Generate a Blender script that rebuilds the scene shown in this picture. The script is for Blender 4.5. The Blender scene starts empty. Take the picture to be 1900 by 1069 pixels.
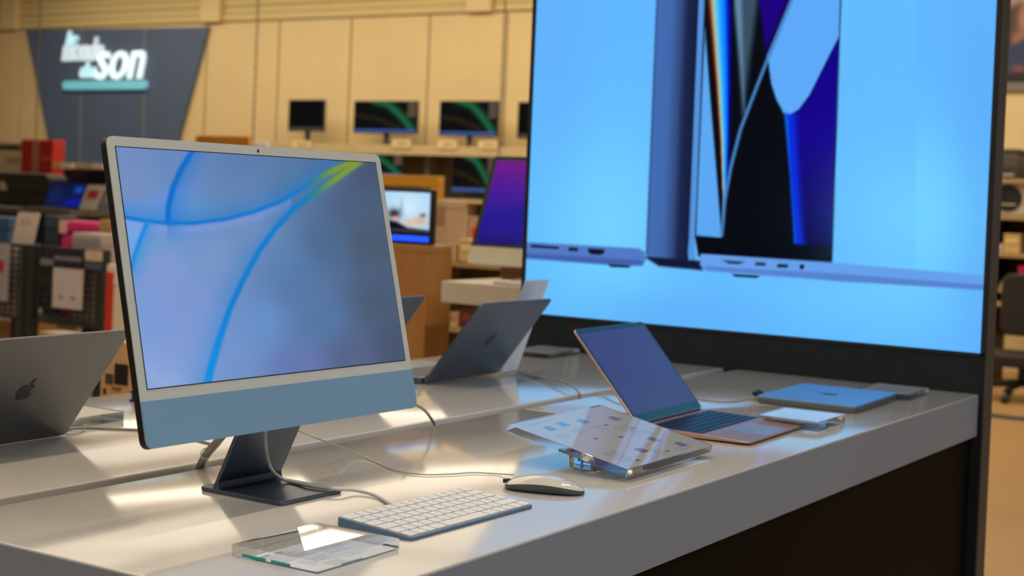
import bpy, bmesh, math, random
import numpy as np
from mathutils import Vector, Matrix
random.seed(7)
PI = math.pi
SC = bpy.context.scene
COL = SC.collection
TZ = 0.90                      # height of the counter tops above the floor

# ------------------------------------------------------------------ camera
F, U0, V0 = 2870.12, 772.35, 407.73          # focal length and principal point for a 1900 x 1069 frame
YAW, PITCH, ROLL = -0.970186, -0.018794, 0.039876
CP = np.array([-1.1799, -0.92573, TZ + 0.41591])
_fw = np.array([-math.sin(YAW)*math.cos(PITCH), math.cos(YAW)*math.cos(PITCH), math.sin(PITCH)])
_r0 = np.array([math.cos(YAW), math.sin(YAW), 0.0])
_u0 = np.cross(_r0, _fw)
_rt = math.cos(ROLL)*_r0 + math.sin(ROLL)*_u0
_up = -math.sin(ROLL)*_r0 + math.cos(ROLL)*_u0
cam = bpy.data.cameras.new('camera')
cam.sensor_width = 36.0
cam.lens = F/1900*36.0
cam.shift_x = (950 - U0)/1900
cam.shift_y = -(534.5 - V0)/1900
cam.clip_end = 100
cam.dof.use_dof = True
cam.dof.focus_distance = 2.08
cam.dof.aperture_fstop = 6.4
co = bpy.data.objects.new('camera', cam)
COL.objects.link(co)
co.matrix_world = Matrix(((_rt[0], _up[0], -_fw[0], CP[0]), (_rt[1], _up[1], -_fw[1], CP[1]), (_rt[2], _up[2], -_fw[2], CP[2]), (0, 0, 0, 1)))
SC.camera = co

# ------------------------------------------------------------------ light
SC.view_settings.view_transform = 'Standard'
SC.view_settings.look = 'None'
SC.view_settings.exposure = 0.0
SC.view_settings.gamma = 1.0
SC.view_settings.use_curve_mapping = False
SC.cycles.use_denoising = True
wd = bpy.data.worlds.new('store_ambience')
SC.world = wd
wd.use_nodes = True
wd.node_tree.nodes['Background'].inputs[0].default_value = (0.82, 0.92, 1.0, 1)
wd.node_tree.nodes['Background'].inputs[1].default_value = 0.12
LIGHT_COL = (1.0, 0.88, 0.70)
LP = 0.53
def strip_lamp(x, y, z, ln, w, power, rotz=0.0, col=LIGHT_COL):
    l = bpy.data.lights.new('ceiling_or_fill_lamp', 'AREA')
    l.shape = 'RECTANGLE'; l.size = ln; l.size_y = w; l.energy = power*LP; l.color = col
    o = bpy.data.objects.new('ceiling_or_fill_lamp', l); COL.objects.link(o)
    o.location = (x, y, z); o.rotation_euler = (0, 0, rotz)
LZ = 3.95
for xx in (-2.4, 0.4, 3.2):
    strip_lamp(xx, -2.5, LZ, 1.6, 0.14, 78, 0, (0.92, 0.97, 1.0))  # cool row added as frontal fill for the computer bezel
strip_lamp(-4.8, -0.6, LZ, 1.6, 0.14, 60, PI/2)  # added fill lamp, brightens faces turned toward -X
for yy in (0.5, 3.4, 6.2):
    for xx in (-2.2, 0.6, 3.4, 6.2, 9.0):
        strip_lamp(xx, yy, LZ, 1.6 if yy < 1 else 2.6, 0.14 if yy < 1 else 2.2, 50)
for yy in (2.0, 4.6, 7.2, 9.8, 12.4):
    strip_lamp(10.2, yy, LZ, 2.5, 2.0, 112, PI/2)

# ------------------------------------------------------------------ helpers
def s2l(c):
    return tuple(((v/255)/12.92 if v/255 <= 0.04045 else ((v/255 + 0.055)/1.055)**2.4) for v in c)
def at(px, py, ax, val):
    """point of the place seen at photo pixel (px, py) on the plane axis = val (world units)"""
    d = _fw + _rt*(px - U0)/F - _up*(py - V0)/F
    return Vector(CP + d*((val - CP[ax])/d[ax]))
def proj(Q):
    d = np.asarray(Q) - CP
    w = d @ _fw
    return U0 + F*(d @ _rt)/w, V0 - F*(d @ _up)/w
MATS = {}
def mat(name, rgb, rough=0.5, metal=0.0, spec=0.5, var=0.0, scale=8.0, coat=0.0, coat_rough=0.05, bump=0.0, bscale=60.0, emit=0.0, trans=0.0, ior=1.45, stretch=None, srgb=True):
    if name in MATS: return MATS[name]
    m = bpy.data.materials.new(name); m.use_nodes = True
    nt = m.node_tree; b = nt.nodes['Principled BSDF']
    c = s2l(rgb) if srgb else rgb
    b.inputs['Base Color'].default_value = (*c, 1)
    b.inputs['Roughness'].default_value = rough
    b.inputs['Metallic'].default_value = metal
    b.inputs['Specular IOR Level'].default_value = spec
    b.inputs['Coat Weight'].default_value = coat
    b.inputs['Coat Roughness'].default_value = coat_rough
    b.inputs['IOR'].default_value = ior
    b.inputs['Transmission Weight'].default_value = trans
    if emit:
        b.inputs['Emission Color'].default_value = (*c, 1); b.inputs['Emission Strength'].default_value = emit
    if var or bump:
        tc = nt.nodes.new('ShaderNodeTexCoord'); mp = nt.nodes.new('ShaderNodeMapping')
        nt.links.new(tc.outputs['Object'], mp.inputs['Vector'])
        if stretch: mp.inputs['Scale'].default_value = stretch
    if var:
        n = nt.nodes.new('ShaderNodeTexNoise'); n.inputs['Scale'].default_value = scale; n.inputs['Detail'].default_value = 4
        r = nt.nodes.new('ShaderNodeValToRGB')
        r.color_ramp.elements[0].position = 0.3; r.color_ramp.elements[1].position = 0.7
        r.color_ramp.elements[0].color = (*[max(0, v*(1 - var)) for v in c], 1)
        r.color_ramp.elements[1].color = (*[min(1, v*(1 + var)) for v in c], 1)
        nt.links.new(mp.outputs[0], n.inputs['Vector']); nt.links.new(n.outputs['Fac'], r.inputs[0]); nt.links.new(r.outputs[0], b.inputs['Base Color'])
    if bump:
        n2 = nt.nodes.new('ShaderNodeTexNoise'); n2.inputs['Scale'].default_value = bscale
        bp = nt.nodes.new('ShaderNodeBump'); bp.inputs['Strength'].default_value = bump; bp.inputs['Distance'].default_value = 0.001
        nt.links.new(mp.outputs[0], n2.inputs['Vector']); nt.links.new(n2.outputs['Fac'], bp.inputs['Height']); nt.links.new(bp.outputs[0], b.inputs['Normal'])
    MATS[name] = m
    return m
def screen_mat(name, strength=1.0, rough=0.12, spec=0.4, base=0.0):
    m = bpy.data.materials.new(name); m.use_nodes = True
    nt = m.node_tree; b = nt.nodes['Principled BSDF']
    a = nt.nodes.new('ShaderNodeAttribute'); a.attribute_name = 'Col'
    b.inputs['Base Color'].default_value = (0.002, 0.002, 0.002, 1)
    b.inputs['Roughness'].default_value = rough; b.inputs['Specular IOR Level'].default_value = spec
    nt.links.new(a.outputs['Color'], b.inputs['Emission Color']); b.inputs['Emission Strength'].default_value = strength
    return m
def print_mat(name, rough=0.6, coat=0.0):
    m = bpy.data.materials.new(name); m.use_nodes = True
    nt = m.node_tree; b = nt.nodes['Principled BSDF']
    a = nt.nodes.new('ShaderNodeAttribute'); a.attribute_name = 'Col'
    b.inputs['Roughness'].default_value = rough; b.inputs['Coat Weight'].default_value = coat
    nt.links.new(a.outputs['Color'], b.inputs['Base Color'])
    return m

def tag(o, label=None, cat=None, group=None, kind=None):
    if label: o['label'] = label
    if cat: o['category'] = cat
    if group: o['group'] = group
    if kind: o['kind'] = kind
    return o
def thing(name, label, cat, loc=(0, 0, 0), rotz=0.0, group=None):
    o = bpy.data.objects.new(name, None); o.empty_display_size = 0.05
    COL.objects.link(o); o.location = loc; o.rotation_euler = (0, 0, rotz)
    return tag(o, label, cat, group)
def link(name, me, m, parent=None):
    if m is not None:
        me.materials.clear(); me.materials.append(m)
    o = bpy.data.objects.new(name, me); COL.objects.link(o)
    if parent is not None: o.parent = parent
    return o
def build(name, bm, m, parent=None, bev=0.0, seg=2, smooth=True, ang=35):
    bmesh.ops.recalc_face_normals(bm, faces=bm.faces[:])
    if bev > 0:
        es = [e for e in bm.edges if len(e.link_faces) == 2 and e.calc_face_angle(0) > math.radians(40)]
        bmesh.ops.bevel(bm, geom=es, offset=bev, segments=seg, affect='EDGES', profile=0.5, clamp_overlap=True)
    me = bpy.data.meshes.new(name); bm.to_mesh(me); bm.free()
    if smooth:
        me.shade_smooth(); me.set_sharp_from_angle(angle=math.radians(20 if bev > 0 else ang))
    return link(name, me, m, parent)
def BM(): return bmesh.new()
def box(bm, x0, x1, y0, y1, z0, z1, M=None):
    v = [bm.verts.new((x, y, z)) for z in (z0, z1) for x, y in ((x0, y0), (x1, y0), (x1, y1), (x0, y1))]
    for f in ((0, 3, 2, 1), (4, 5, 6, 7), (0, 1, 5, 4), (1, 2, 6, 5), (2, 3, 7, 6), (3, 0, 4, 7)):
        bm.faces.new([v[i] for i in f])
    if M is not None: bmesh.ops.transform(bm, matrix=M, verts=v)
    return v
def prism(bm, pts, z0, z1, M=None):
    a = [bm.verts.new((p[0], p[1], z0)) for p in pts]; b = [bm.verts.new((p[0], p[1], z1)) for p in pts]
    bm.faces.new(a[::-1]); bm.faces.new(b)
    n = len(pts)
    for i in range(n): bm.faces.new((a[i], a[(i+1) % n], b[(i+1) % n], b[i]))
    if M is not None: bmesh.ops.transform(bm, matrix=M, verts=a + b)
def rrect(x0, x1, y0, y1, r, n=5):
    out = []
    for cx, cy, a0 in ((x1-r, y1-r, 0), (x0+r, y1-r, 90), (x0+r, y0+r, 180), (x1-r, y0+r, 270)):
        for i in range(n + 1):
            a = math.radians(a0 + 90*i/n); out.append((cx + r*math.cos(a), cy + r*math.sin(a)))
    return out
def smooth_path(pts, n=6):
    P = [Vector(p) for p in pts]; P = [P[0]*2 - P[1]] + P + [P[-1]*2 - P[-2]]
    out = []
    for i in range(1, len(P) - 2):
        for k in range(n):
            t = k/n
            out.append(0.5*((2*P[i]) + (P[i+1] - P[i-1])*t + (2*P[i-1] - 5*P[i] + 4*P[i+1] - P[i+2])*t*t + (3*P[i] - P[i-1] - 3*P[i+1] + P[i+2])*t**3))
    out.append(P[-2])
    return out
def tube(bm, pts, r, n=8, closed=False, cap=True):
    pts = [Vector(p) for p in pts]; rings = []
    t0 = (pts[1] - pts[0]).normalized(); up = Vector((0, 0, 1)) if abs(t0.z) < 0.9 else Vector((1, 0, 0))
    nrm = t0.cross(up).normalized()
    N = len(pts)
    for i, p in enumerate(pts):
        if closed: t = (pts[(i+1) % N] - pts[i-1]).normalized()
        else: t = (pts[min(i+1, N-1)] - pts[max(i-1, 0)]).normalized()
        nrm = (nrm - t*nrm.dot(t)).normalized(); bi = t.cross(nrm)
        rr_ = r[i] if isinstance(r, (list, tuple)) else r
        rings.append([bm.verts.new(p + rr_*(nrm*math.cos(2*PI*k/n) + bi*math.sin(2*PI*k/n))) for k in range(n)])
    for i in range(N if closed else N - 1):
        a, b = rings[i], rings[(i+1) % N]
        for k in range(n): bm.faces.new((a[k], a[(k+1) % n], b[(k+1) % n], b[k]))
    if cap and not closed:
        bm.faces.new(rings[0][::-1]); bm.faces.new(rings[-1])
def cyl(bm, x, y, z0, z1, r, n=16, M=None):
    prism(bm, [(x + r*math.cos(2*PI*k/n), y + r*math.sin(2*PI*k/n)) for k in range(n)], z0, z1, M)
def lathe(bm, prof, n=20, M=None):
    rings = [[bm.verts.new((r*math.cos(2*PI*k/n), r*math.sin(2*PI*k/n), z)) for k in range(n)] for r, z in prof]
    for a, b in zip(rings, rings[1:]):
        for k in range(n): bm.faces.new((a[k], a[(k+1) % n], b[(k+1) % n], b[k]))
    bm.faces.new(rings[0][::-1]); bm.faces.new(rings[-1])
    if M is not None: bmesh.ops.transform(bm, matrix=M, verts=[v for r in rings for v in r])
def text_mesh(s, size, extrude=0.0, shear=0.0, align='CENTER'):
    cu = bpy.data.curves.new('lettering', 'FONT'); cu.body = s; cu.size = size; cu.extrude = extrude; cu.shear = shear
    cu.align_x = align; cu.align_y = 'BOTTOM_BASELINE'; cu.resolution_u = 3
    o = bpy.data.objects.new('lettering', cu); COL.objects.link(o)
    dg = bpy.context.evaluated_depsgraph_get()
    me = bpy.data.meshes.new_from_object(o.evaluated_get(dg))
    bpy.data.objects.remove(o); bpy.data.curves.remove(cu)
    return me
def frame_matrix(origin, ex, ey, ez):
    return Matrix(((ex[0], ey[0], ez[0], origin[0]), (ex[1], ey[1], ez[1], origin[1]), (ex[2], ey[2], ez[2], origin[2]), (0, 0, 0, 1)))
# faces the -X direction: local x -> world -Y (right as seen from the camera), local y -> up, local z -> towards -X
FACE_X = lambda X, Y, Z: frame_matrix((X, Y, Z), (0, -1, 0), (0, 0, 1), (-1, 0, 0))
# picture surfaces: a fine grid that carries its print as a colour attribute
def poly_sd(poly, X, Y):
    d = np.full(X.shape, 1e18); ins = np.zeros(X.shape, bool); n = len(poly)
    for i in range(n):
        ax, ay = poly[i]; bx, by = poly[(i+1) % n]
        ex, ey = bx - ax, by - ay; L2 = ex*ex + ey*ey + 1e-12
        t = np.clip(((X-ax)*ex + (Y-ay)*ey)/L2, 0, 1)
        d = np.minimum(d, (X-ax-t*ex)**2 + (Y-ay-t*ey)**2)
        c = ((ay > Y) != (by > Y)) & (X < (bx-ax)*(Y-ay)/((by-ay) if by != ay else 1e-9) + ax)
        ins ^= c
    d = np.sqrt(d); return np.where(ins, -d, d)
def line_sd(pts, X, Y):
    d = np.full(X.shape, 1e18); T = np.zeros(X.shape); S = np.zeros(X.shape); n = len(pts) - 1
    for i in range(n):
        ax, ay = pts[i]; bx, by = pts[i+1]
        ex, ey = bx - ax, by - ay; L2 = ex*ex + ey*ey
        t = np.clip(((X-ax)*ex + (Y-ay)*ey)/L2, 0, 1)
        q = (X-ax-t*ex)**2 + (Y-ay-t*ey)**2
        m = q < d; d = np.where(m, q, d); T = np.where(m, (i+t)/n, T)
        S = np.where(m, np.sign(ex*(Y-ay) - ey*(X-ax)), S)
    return np.sqrt(d), T, S
class Art:
    def __init__(s, X, Y, rgb):
        s.X, s.Y = X, Y; s.c = np.empty(X.shape + (3,)); s.c[...] = rgb
    def mix(s, a, col):
        a = np.clip(a, 0, 1)[..., None]; s.c = s.c*(1-a) + np.asarray(col, float)*a
    def poly(s, pts, col, soft=1.5, alpha=1.0):
        s.mix(alpha*np.clip(0.5 - poly_sd(pts, s.X, s.Y)/(2*soft), 0, 1), col)
    def line(s, pts, col, w, soft=1.5, alpha=1.0):
        d, T, S = line_sd(pts, s.X, s.Y); s.mix(alpha*np.clip(0.5 - (d-w/2)/(2*soft), 0, 1), col)
    def blob(s, x, y, rx, ry, col, alpha=1.0):
        s.mix(alpha*np.exp(-(((s.X-x)/rx)**2 + ((s.Y-y)/ry)**2)), col)
def lin(c):
    c = np.clip(np.asarray(c)/255.0, 0, 1); return np.where(c <= 0.04045, c/12.92, ((c+0.055)/1.055)**2.4)
def picture(name, M, w, h, nx, ny, art, m, parent):
    """grid w x h in the local xy plane of M (lower left at the origin); art(u, v, world) -> sRGB 0..255"""
    gx, gy = np.meshgrid(np.linspace(0, w, nx+1), np.linspace(0, h, ny+1))
    Mn = np.array(M)
    loc = np.stack([gx, gy, np.zeros_like(gx), np.ones_like(gx)], -1) @ Mn.T
    co_ = loc[..., :3].reshape(-1, 3)
    PM = np.array(parent.matrix_basis) if parent is not None else np.eye(4)
    wco = np.c_[co_, np.ones(len(co_))] @ PM.T
    col = lin(art(gx/w, gy/h, wco[:, :3].reshape(ny+1, nx+1, 3)))
    idx = np.arange((nx+1)*(ny+1)).reshape(ny+1, nx+1)
    q = np.stack([idx[:-1, :-1], idx[:-1, 1:], idx[1:, 1:], idx[1:, :-1]], -1).reshape(-1, 4)
    me = bpy.data.meshes.new(name)
    me.vertices.add(len(co_)); me.vertices.foreach_set('co', co_.astype(np.float32).ravel())
    me.loops.add(q.size); me.loops.foreach_set('vertex_index', q.astype(np.int32).ravel())
    me.polygons.add(len(q)); me.polygons.foreach_set('loop_start', np.arange(0, q.size, 4, dtype=np.int32))
    me.polygons.foreach_set('loop_total', np.full(len(q), 4, dtype=np.int32))
    me.update(calc_edges=True); me.validate()
    a = me.color_attributes.new('Col', 'FLOAT_COLOR', 'POINT')
    a.data.foreach_set('color', np.c_[col.reshape(-1, 3), np.ones(len(co_))].astype(np.float32).ravel())
    return link(name, me, m, parent)

# ------------------------------------------------------------------ materials
M_TABLE = mat('white_laminate', (203, 198, 188), 0.13, spec=1.0, coat=0.5, coat_rough=0.1, var=0.015, scale=3, bump=0.02, bscale=400)
M_TSIDE = mat('shaded_white_edge', (134, 147, 163), 0.4, spec=0.4, var=0.02, scale=3)  # white counter sides, with their shade put into a darker grey-blue colour
M_BLACKP = mat('black_panel', (6, 6, 7), 0.6, spec=0.1, var=0.1)
M_CHAR = mat('charcoal_board', (27, 32, 36), 0.55, spec=0.3, var=0.04)
M_GREYMET = mat('grey_metal_frame', (74, 75, 76), 0.5, metal=0.3, var=0.05)
M_FLOOR = mat('tan_floor', (176, 138, 88), 0.35, var=0.07, scale=1.3)
M_WALL = mat('cream_wall_panel', (220, 196, 142), 0.6, var=0.03, scale=2)
M_WALL2 = mat('cream_siding', (212, 192, 132), 0.6, var=0.03, scale=2)
M_SEAM = mat('wall_backing', (150, 132, 100), 0.8, var=0.05)
M_CEIL = mat('ceiling_panel', (190, 175, 145), 0.8, var=0.03)
M_NAVY = mat('navy_sign_panel', (82, 98, 124), 0.55, var=0.04, scale=3)
M_LETTER = mat('lit_white_letter', (225, 245, 250), 0.4, emit=0.75)
M_LETTER2 = mat('pale_aqua_letter', (190, 228, 236), 0.4, emit=0.6)
M_LETTER3 = mat('white_letter', (214, 232, 238), 0.4, emit=0.45)
M_CYAN = mat('aqua_bar', (112, 190, 208), 0.4, emit=0.42)
M_BEZEL = mat('pale_grey_bezel', (205, 208, 202), 0.25, var=0.01)
M_CHIN = mat('pastel_blue_metal', (134, 174, 206), 0.45, metal=0.25, var=0.02, bump=0.01, bscale=900)
M_IBODY = mat('dark_case_edge', (14, 13, 18), 0.5, var=0.1)
M_STAND = mat('blue_grey_aluminium', (104, 113, 124), 0.36, metal=0.9, var=0.04, bump=0.02, bscale=900)
M_KBASE = mat('blue_keyboard_aluminium', (120, 146, 172), 0.38, metal=0.75, var=0.03)
M_KEY = mat('white_keycap', (232, 229, 222), 0.5, var=0.01)
M_LEG = mat('grey_legend', (120, 120, 120), 0.6, var=0.02)
M_MSHELL = mat('white_gloss_shell', (214, 208, 194), 0.06, coat=0.6, coat_rough=0.02, var=0.01)
M_MBASE = mat('blue_mouse_aluminium', (92, 98, 104), 0.4, metal=0.7, var=0.03)
M_ACRE = mat('acrylic_edge', (250, 253, 252), 0.0, trans=1.0, ior=1.49, var=0.005)
def acrylic_face():
    m = bpy.data.materials.new('clear_acrylic'); m.use_nodes = True; nt = m.node_tree; nt.nodes.clear()
    out = nt.nodes.new('ShaderNodeOutputMaterial'); mx = nt.nodes.new('ShaderNodeMixShader'); tr = nt.nodes.new('ShaderNodeBsdfTransparent'); gl = nt.nodes.new('ShaderNodeBsdfGlossy')
    fr = nt.nodes.new('ShaderNodeFresnel'); fr.inputs['IOR'].default_value = 1.85; ge = nt.nodes.new('ShaderNodeNewGeometry'); ma = nt.nodes.new('ShaderNodeMath'); ma.operation = 'MULTIPLY'
    iv = nt.nodes.new('ShaderNodeMath'); iv.operation = 'SUBTRACT'; iv.inputs[0].default_value = 1.0
    tr.inputs[0].default_value = (0.965, 0.975, 0.972, 1); gl.inputs['Roughness'].default_value = 0.01; gl.inputs[0].default_value = (1, 1, 1, 1)
    L = nt.links.new
    L(ge.outputs['Backfacing'], iv.inputs[1]); L(fr.outputs[0], ma.inputs[0]); L(iv.outputs[0], ma.inputs[1]); L(ma.outputs[0], mx.inputs[0]); L(tr.outputs[0], mx.inputs[1]); L(gl.outputs[0], mx.inputs[2]); L(mx.outputs[0], out.inputs[0])
    return m
M_ACRY = acrylic_face()
M_PAPER = mat('printed_card', (226, 226, 230), 0.5, var=0.01)
M_PAPER_D = mat('printed_card_grey', (176, 173, 172), 0.5, var=0.01)
M_INK = mat('dark_ink', (88, 88, 100), 0.5, var=0.02)
M_INKB = mat('blue_ink', (92, 122, 176), 0.5, var=0.02)
M_INKV = mat('violet_ink', (112, 106, 156), 0.5, var=0.05)
M_INKP = mat('plum_ink', (130, 70, 130), 0.5, var=0.05)
M_TEAL = mat('teal_ink', (60, 165, 165), 0.5, var=0.05)
M_GOLD = mat('rose_gold_aluminium', (216, 172, 146), 0.34, metal=0.85, var=0.02)
M_GOLDPAD = mat('rose_gold_trackpad', (196, 150, 134), 0.22, metal=0.7, var=0.02)
M_DKEY = mat('black_laptop_key', (24, 26, 32), 0.32, var=0.05)
M_WELL = mat('black_key_well', (9, 10, 12), 0.5, var=0.05)
M_GLASS = mat('dim_display_glass', (44, 33, 82), 0.05, spec=0.28, var=0.02, emit=0.8)
M_BORDER = mat('display_border', (12, 14, 20), 0.06, spec=0.5, var=0.02)
M_SGREY = mat('space_grey_aluminium', (118, 118, 118), 0.38, metal=0.8, var=0.02)
M_SGREY2 = mat('dark_grey_aluminium', (96, 102, 110), 0.4, metal=0.8, var=0.02)
M_SILVER = mat('sky_blue_aluminium', (128, 172, 214), 0.42, metal=0.85, var=0.02)
M_LOGO = mat('dark_mirror_logo', (46, 46, 50), 0.25, metal=0.6, var=0.02)
M_CABLE = mat('white_cable', (206, 204, 200), 0.45, var=0.02)
M_CABLEG = mat('grey_cable', (150, 148, 140), 0.5, var=0.02)
M_CHROME = mat('chrome_sensor', (150, 152, 158), 0.2, metal=1.0, var=0.02)
M_DARK = mat('dark_plastic', (32, 33, 36), 0.45, var=0.05)
M_BOARD = screen_mat('lightbox_print', 1.0, 0.8, 0.0)
M_ISCREEN = screen_mat('desktop_display', 1.0, 0.10, 0.35)
M_SCREEN = screen_mat('store_display', 1.0, 0.25, 0.12)
M_POSTER = print_mat('poster_print', 0.5)

# ------------------------------------------------------------------ the store shell
XW = 12.2
bm = BM(); box(bm, -6, XW + 0.3, -6, 18, -0.1, 0)
tag(build('floor', bm, M_FLOOR), kind='structure')
bm = BM(); box(bm, -6, XW + 0.3, -6, 18, 4.1, 4.2)
tag(build('ceiling', bm, M_CEIL), kind='structure')
bm = BM(); box(bm, XW + 0.02, XW + 0.2, -6, 18, 0, 4.1)
wall = tag(build('wall_back', bm, M_SEAM), kind='structure')
zp = at(200, 51, 0, XW).z                                   # top of the tall panels
seams = [at(px, 150, 0, XW).y for px in (-40, 38, 110, 249, 381, 515, 648, 793, 937)]
step = seams[-2] - seams[-1]
while seams[-1] > -4: seams.append(seams[-1] - step)
for a, b in zip(seams, seams[1:]):
    bm = BM(); box(bm, XW, XW + 0.02, b + 0.012, a - 0.012, 0.0, zp)
    build('wall_panel', bm, M_WALL, wall, bev=0.004)
# siding above with pilasters
pil = [at(px, 20, 0, XW).y for px in (-420, 22, 396, 893)]
st2 = pil[-2] - pil[-1]
while pil[-1] > -4: pil.append(pil[-1] - st2)
for a, b in zip(pil, pil[1:]):
    for k in range(9):
        z0 = zp + 0.02 + k*0.085
        bm = BM(); box(bm, XW - 0.004 + 0.014*(k % 2), XW + 0.03, b + 0.16, a - 0.16, z0, z0 + 0.079)
        build('siding_slat', bm, M_WALL2, wall, bev=0.006)
for y in pil:
    bm = BM(); box(bm, XW - 0.07, XW + 0.03, y - 0.15, y + 0.15, zp + 0.01, 4.1)
    build('pilaster', bm, M_WALL, wall, bev=0.01)

# ------------------------------------------------------------------ sign: le monde du son
sg = thing('wall_sign', 'navy tapered wall sign with white lettering over an aqua bar', 'sign', (XW, 0, 0))
def wy(px, py): p = at(px, py, 0, XW - 0.05); return p.y, p.z
tl, tr = wy(48, 56), wy(386, 50); bl, br = wy(112, 372), wy(300, 372)
def lerp(a, b, t): return (a[0] + (b[0]-a[0])*t, a[1] + (b[1]-a[1])*t)
cuts = [(0, .31), (.315, .648), (.653, 1)]
bx = [wy(146, 372), wy(263, 372)]; tx = [wy(151, 54), wy(267, 52)]
quads = [(tl, tx[0], bx[0], bl), (tx[0], tx[1], bx[1], bx[0]), (tx[1], tr, br, bx[1])]
for i, q in enumerate(quads):
    g0 = 0.014 if i > 0 else 0; g1 = 0.014 if i < 2 else 0
    pts = [(-q[0][0] + g0, q[0][1]), (-q[1][0] - g1, q[1][1]), (-q[2][0] - g1, q[2][1]), (-q[3][0] + g0, q[3][1])]
    bm = BM(); prism(bm, pts, 0.0, 0.05, FACE_X(0, 0, 0)); build('sign_panel', bm, M_NAVY, sg, bev=0.003)
def letters(s, px0, px1, pybase, hpx, m, shear=0.25):
    """lettering whose baseline runs from px0 to px1 at pybase, cap height hpx (photo pixels on the wall)"""
    me = text_mesh(s, 1.0, 0.0, shear, 'LEFT')
    n = len(me.vertices); c = np.empty(n*3, np.float32); me.vertices.foreach_get('co', c); c = c.reshape(-1, 3)
    a, b = wy(px0, pybase), wy(px1, pybase); topz = wy(px0, pybase - hpx)[1]
    sx = (a[0] - b[0])/(c[:, 0].max() - c[:, 0].min()); sy = (topz - a[1])/c[:, 1].max()
    ox = c[:, 0].min()
    bm = BM(); bm.from_mesh(me); bpy.data.meshes.remove(me)
    r = bmesh.ops.extrude_face_region(bm, geom=bm.faces[:])
    bmesh.ops.translate(bm, vec=(0, 0, 1), verts=[g for g in r['geom'] if isinstance(g, bmesh.types.BMVert)])
    for v in bm.verts:
        x, y, z = v.co
        v.co = (-0.05 - 0.05*z, a[0] - (x - ox)*sx, a[1] + y*sy)
    o = build('lettering', bm, m, sg, smooth=False); return o
for sx_ in (0, 1):
    q_ = [(-tx[sx_][0] - .02, tx[sx_][1]), (-tx[sx_][0] + .02, tx[sx_][1]), (-bx[sx_][0] + .02, bx[sx_][1]), (-bx[sx_][0] - .02, bx[sx_][1])]
    bm = BM(); prism(bm, q_, 0.0, 0.035, FACE_X(0, 0, 0)); build('joint_strip', bm, mat('joint_strip', (176, 164, 140), 0.6, var=0.03), sg)
letters('le', 126, 146, 84, 26, M_LETTER2)
letters('monde', 119, 193, 114, 43, M_LETTER3)
letters('du', 152, 180, 145, 30, M_LETTER2)
letters('son', 180, 270, 147, 51, M_LETTER, 0.3)
a, b = wy(121, 158), wy(276, 158); zt = wy(121, 151)[1]; zb = wy(121, 167)[1]
bm = BM(); prism(bm, rrect(-a[0], -b[0], zb, zt, (zt-zb)*0.45), 0.05, 0.1, FACE_X(0, 0, 0)); build('underline_bar', bm, M_CYAN, sg, bev=0.004)

# ------------------------------------------------------------------ the two counters
W1 = 0.586; Y2, Y3 = 0.622, 1.226; LX = 2.478; TT = 0.0955
ct = thing('display_counter', 'white display counter with black base nearest the camera', 'counter', (0, 0, 0), 0, 'white display counters')
bm = BM(); prism(bm, [(0, 0), (LX, 0), (LX, W1), (1.427, W1), (1.427, 0.47), (1.419, 0.47), (1.419, W1), (0, W1)], TZ - TT, TZ)
build('counter_top', bm, M_TABLE, ct, bev=0.0022, seg=3)
bm = BM(); box(bm, -0.001, LX, -0.001, 0.0, TZ - TT, TZ - 0.0025); build('shaded_edge', bm, M_TSIDE, ct)  # front face of the white top, shade painted in as a darker layer
bm = BM(); box(bm, -0.001, 0.0, 0, W1, TZ - TT, TZ - 0.0025); build('shaded_edge', bm, M_TSIDE, ct)  # left face, same painted-in shade
bm = BM(); box(bm, 0.06, LX, 0.012, W1 - 0.01, 0, TZ - TT - 0.002); build('base_panel', bm, M_BLACKP, ct)
ct2 = thing('display_counter', 'white display counter behind the cable gap carrying grey laptops', 'counter', (0, 0, 0), 0, 'white display counters')
bm = BM(); box(bm, 0, LX, Y2, Y3, TZ - TT, TZ); build('counter_top', bm, M_TABLE, ct2, bev=0.004, seg=3)
bm = BM(); box(bm, 0.06, LX, Y2 + 0.01, Y3 - 0.02, 0, TZ - TT - 0.002); build('base_panel', bm, M_BLACKP, ct2)

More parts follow.
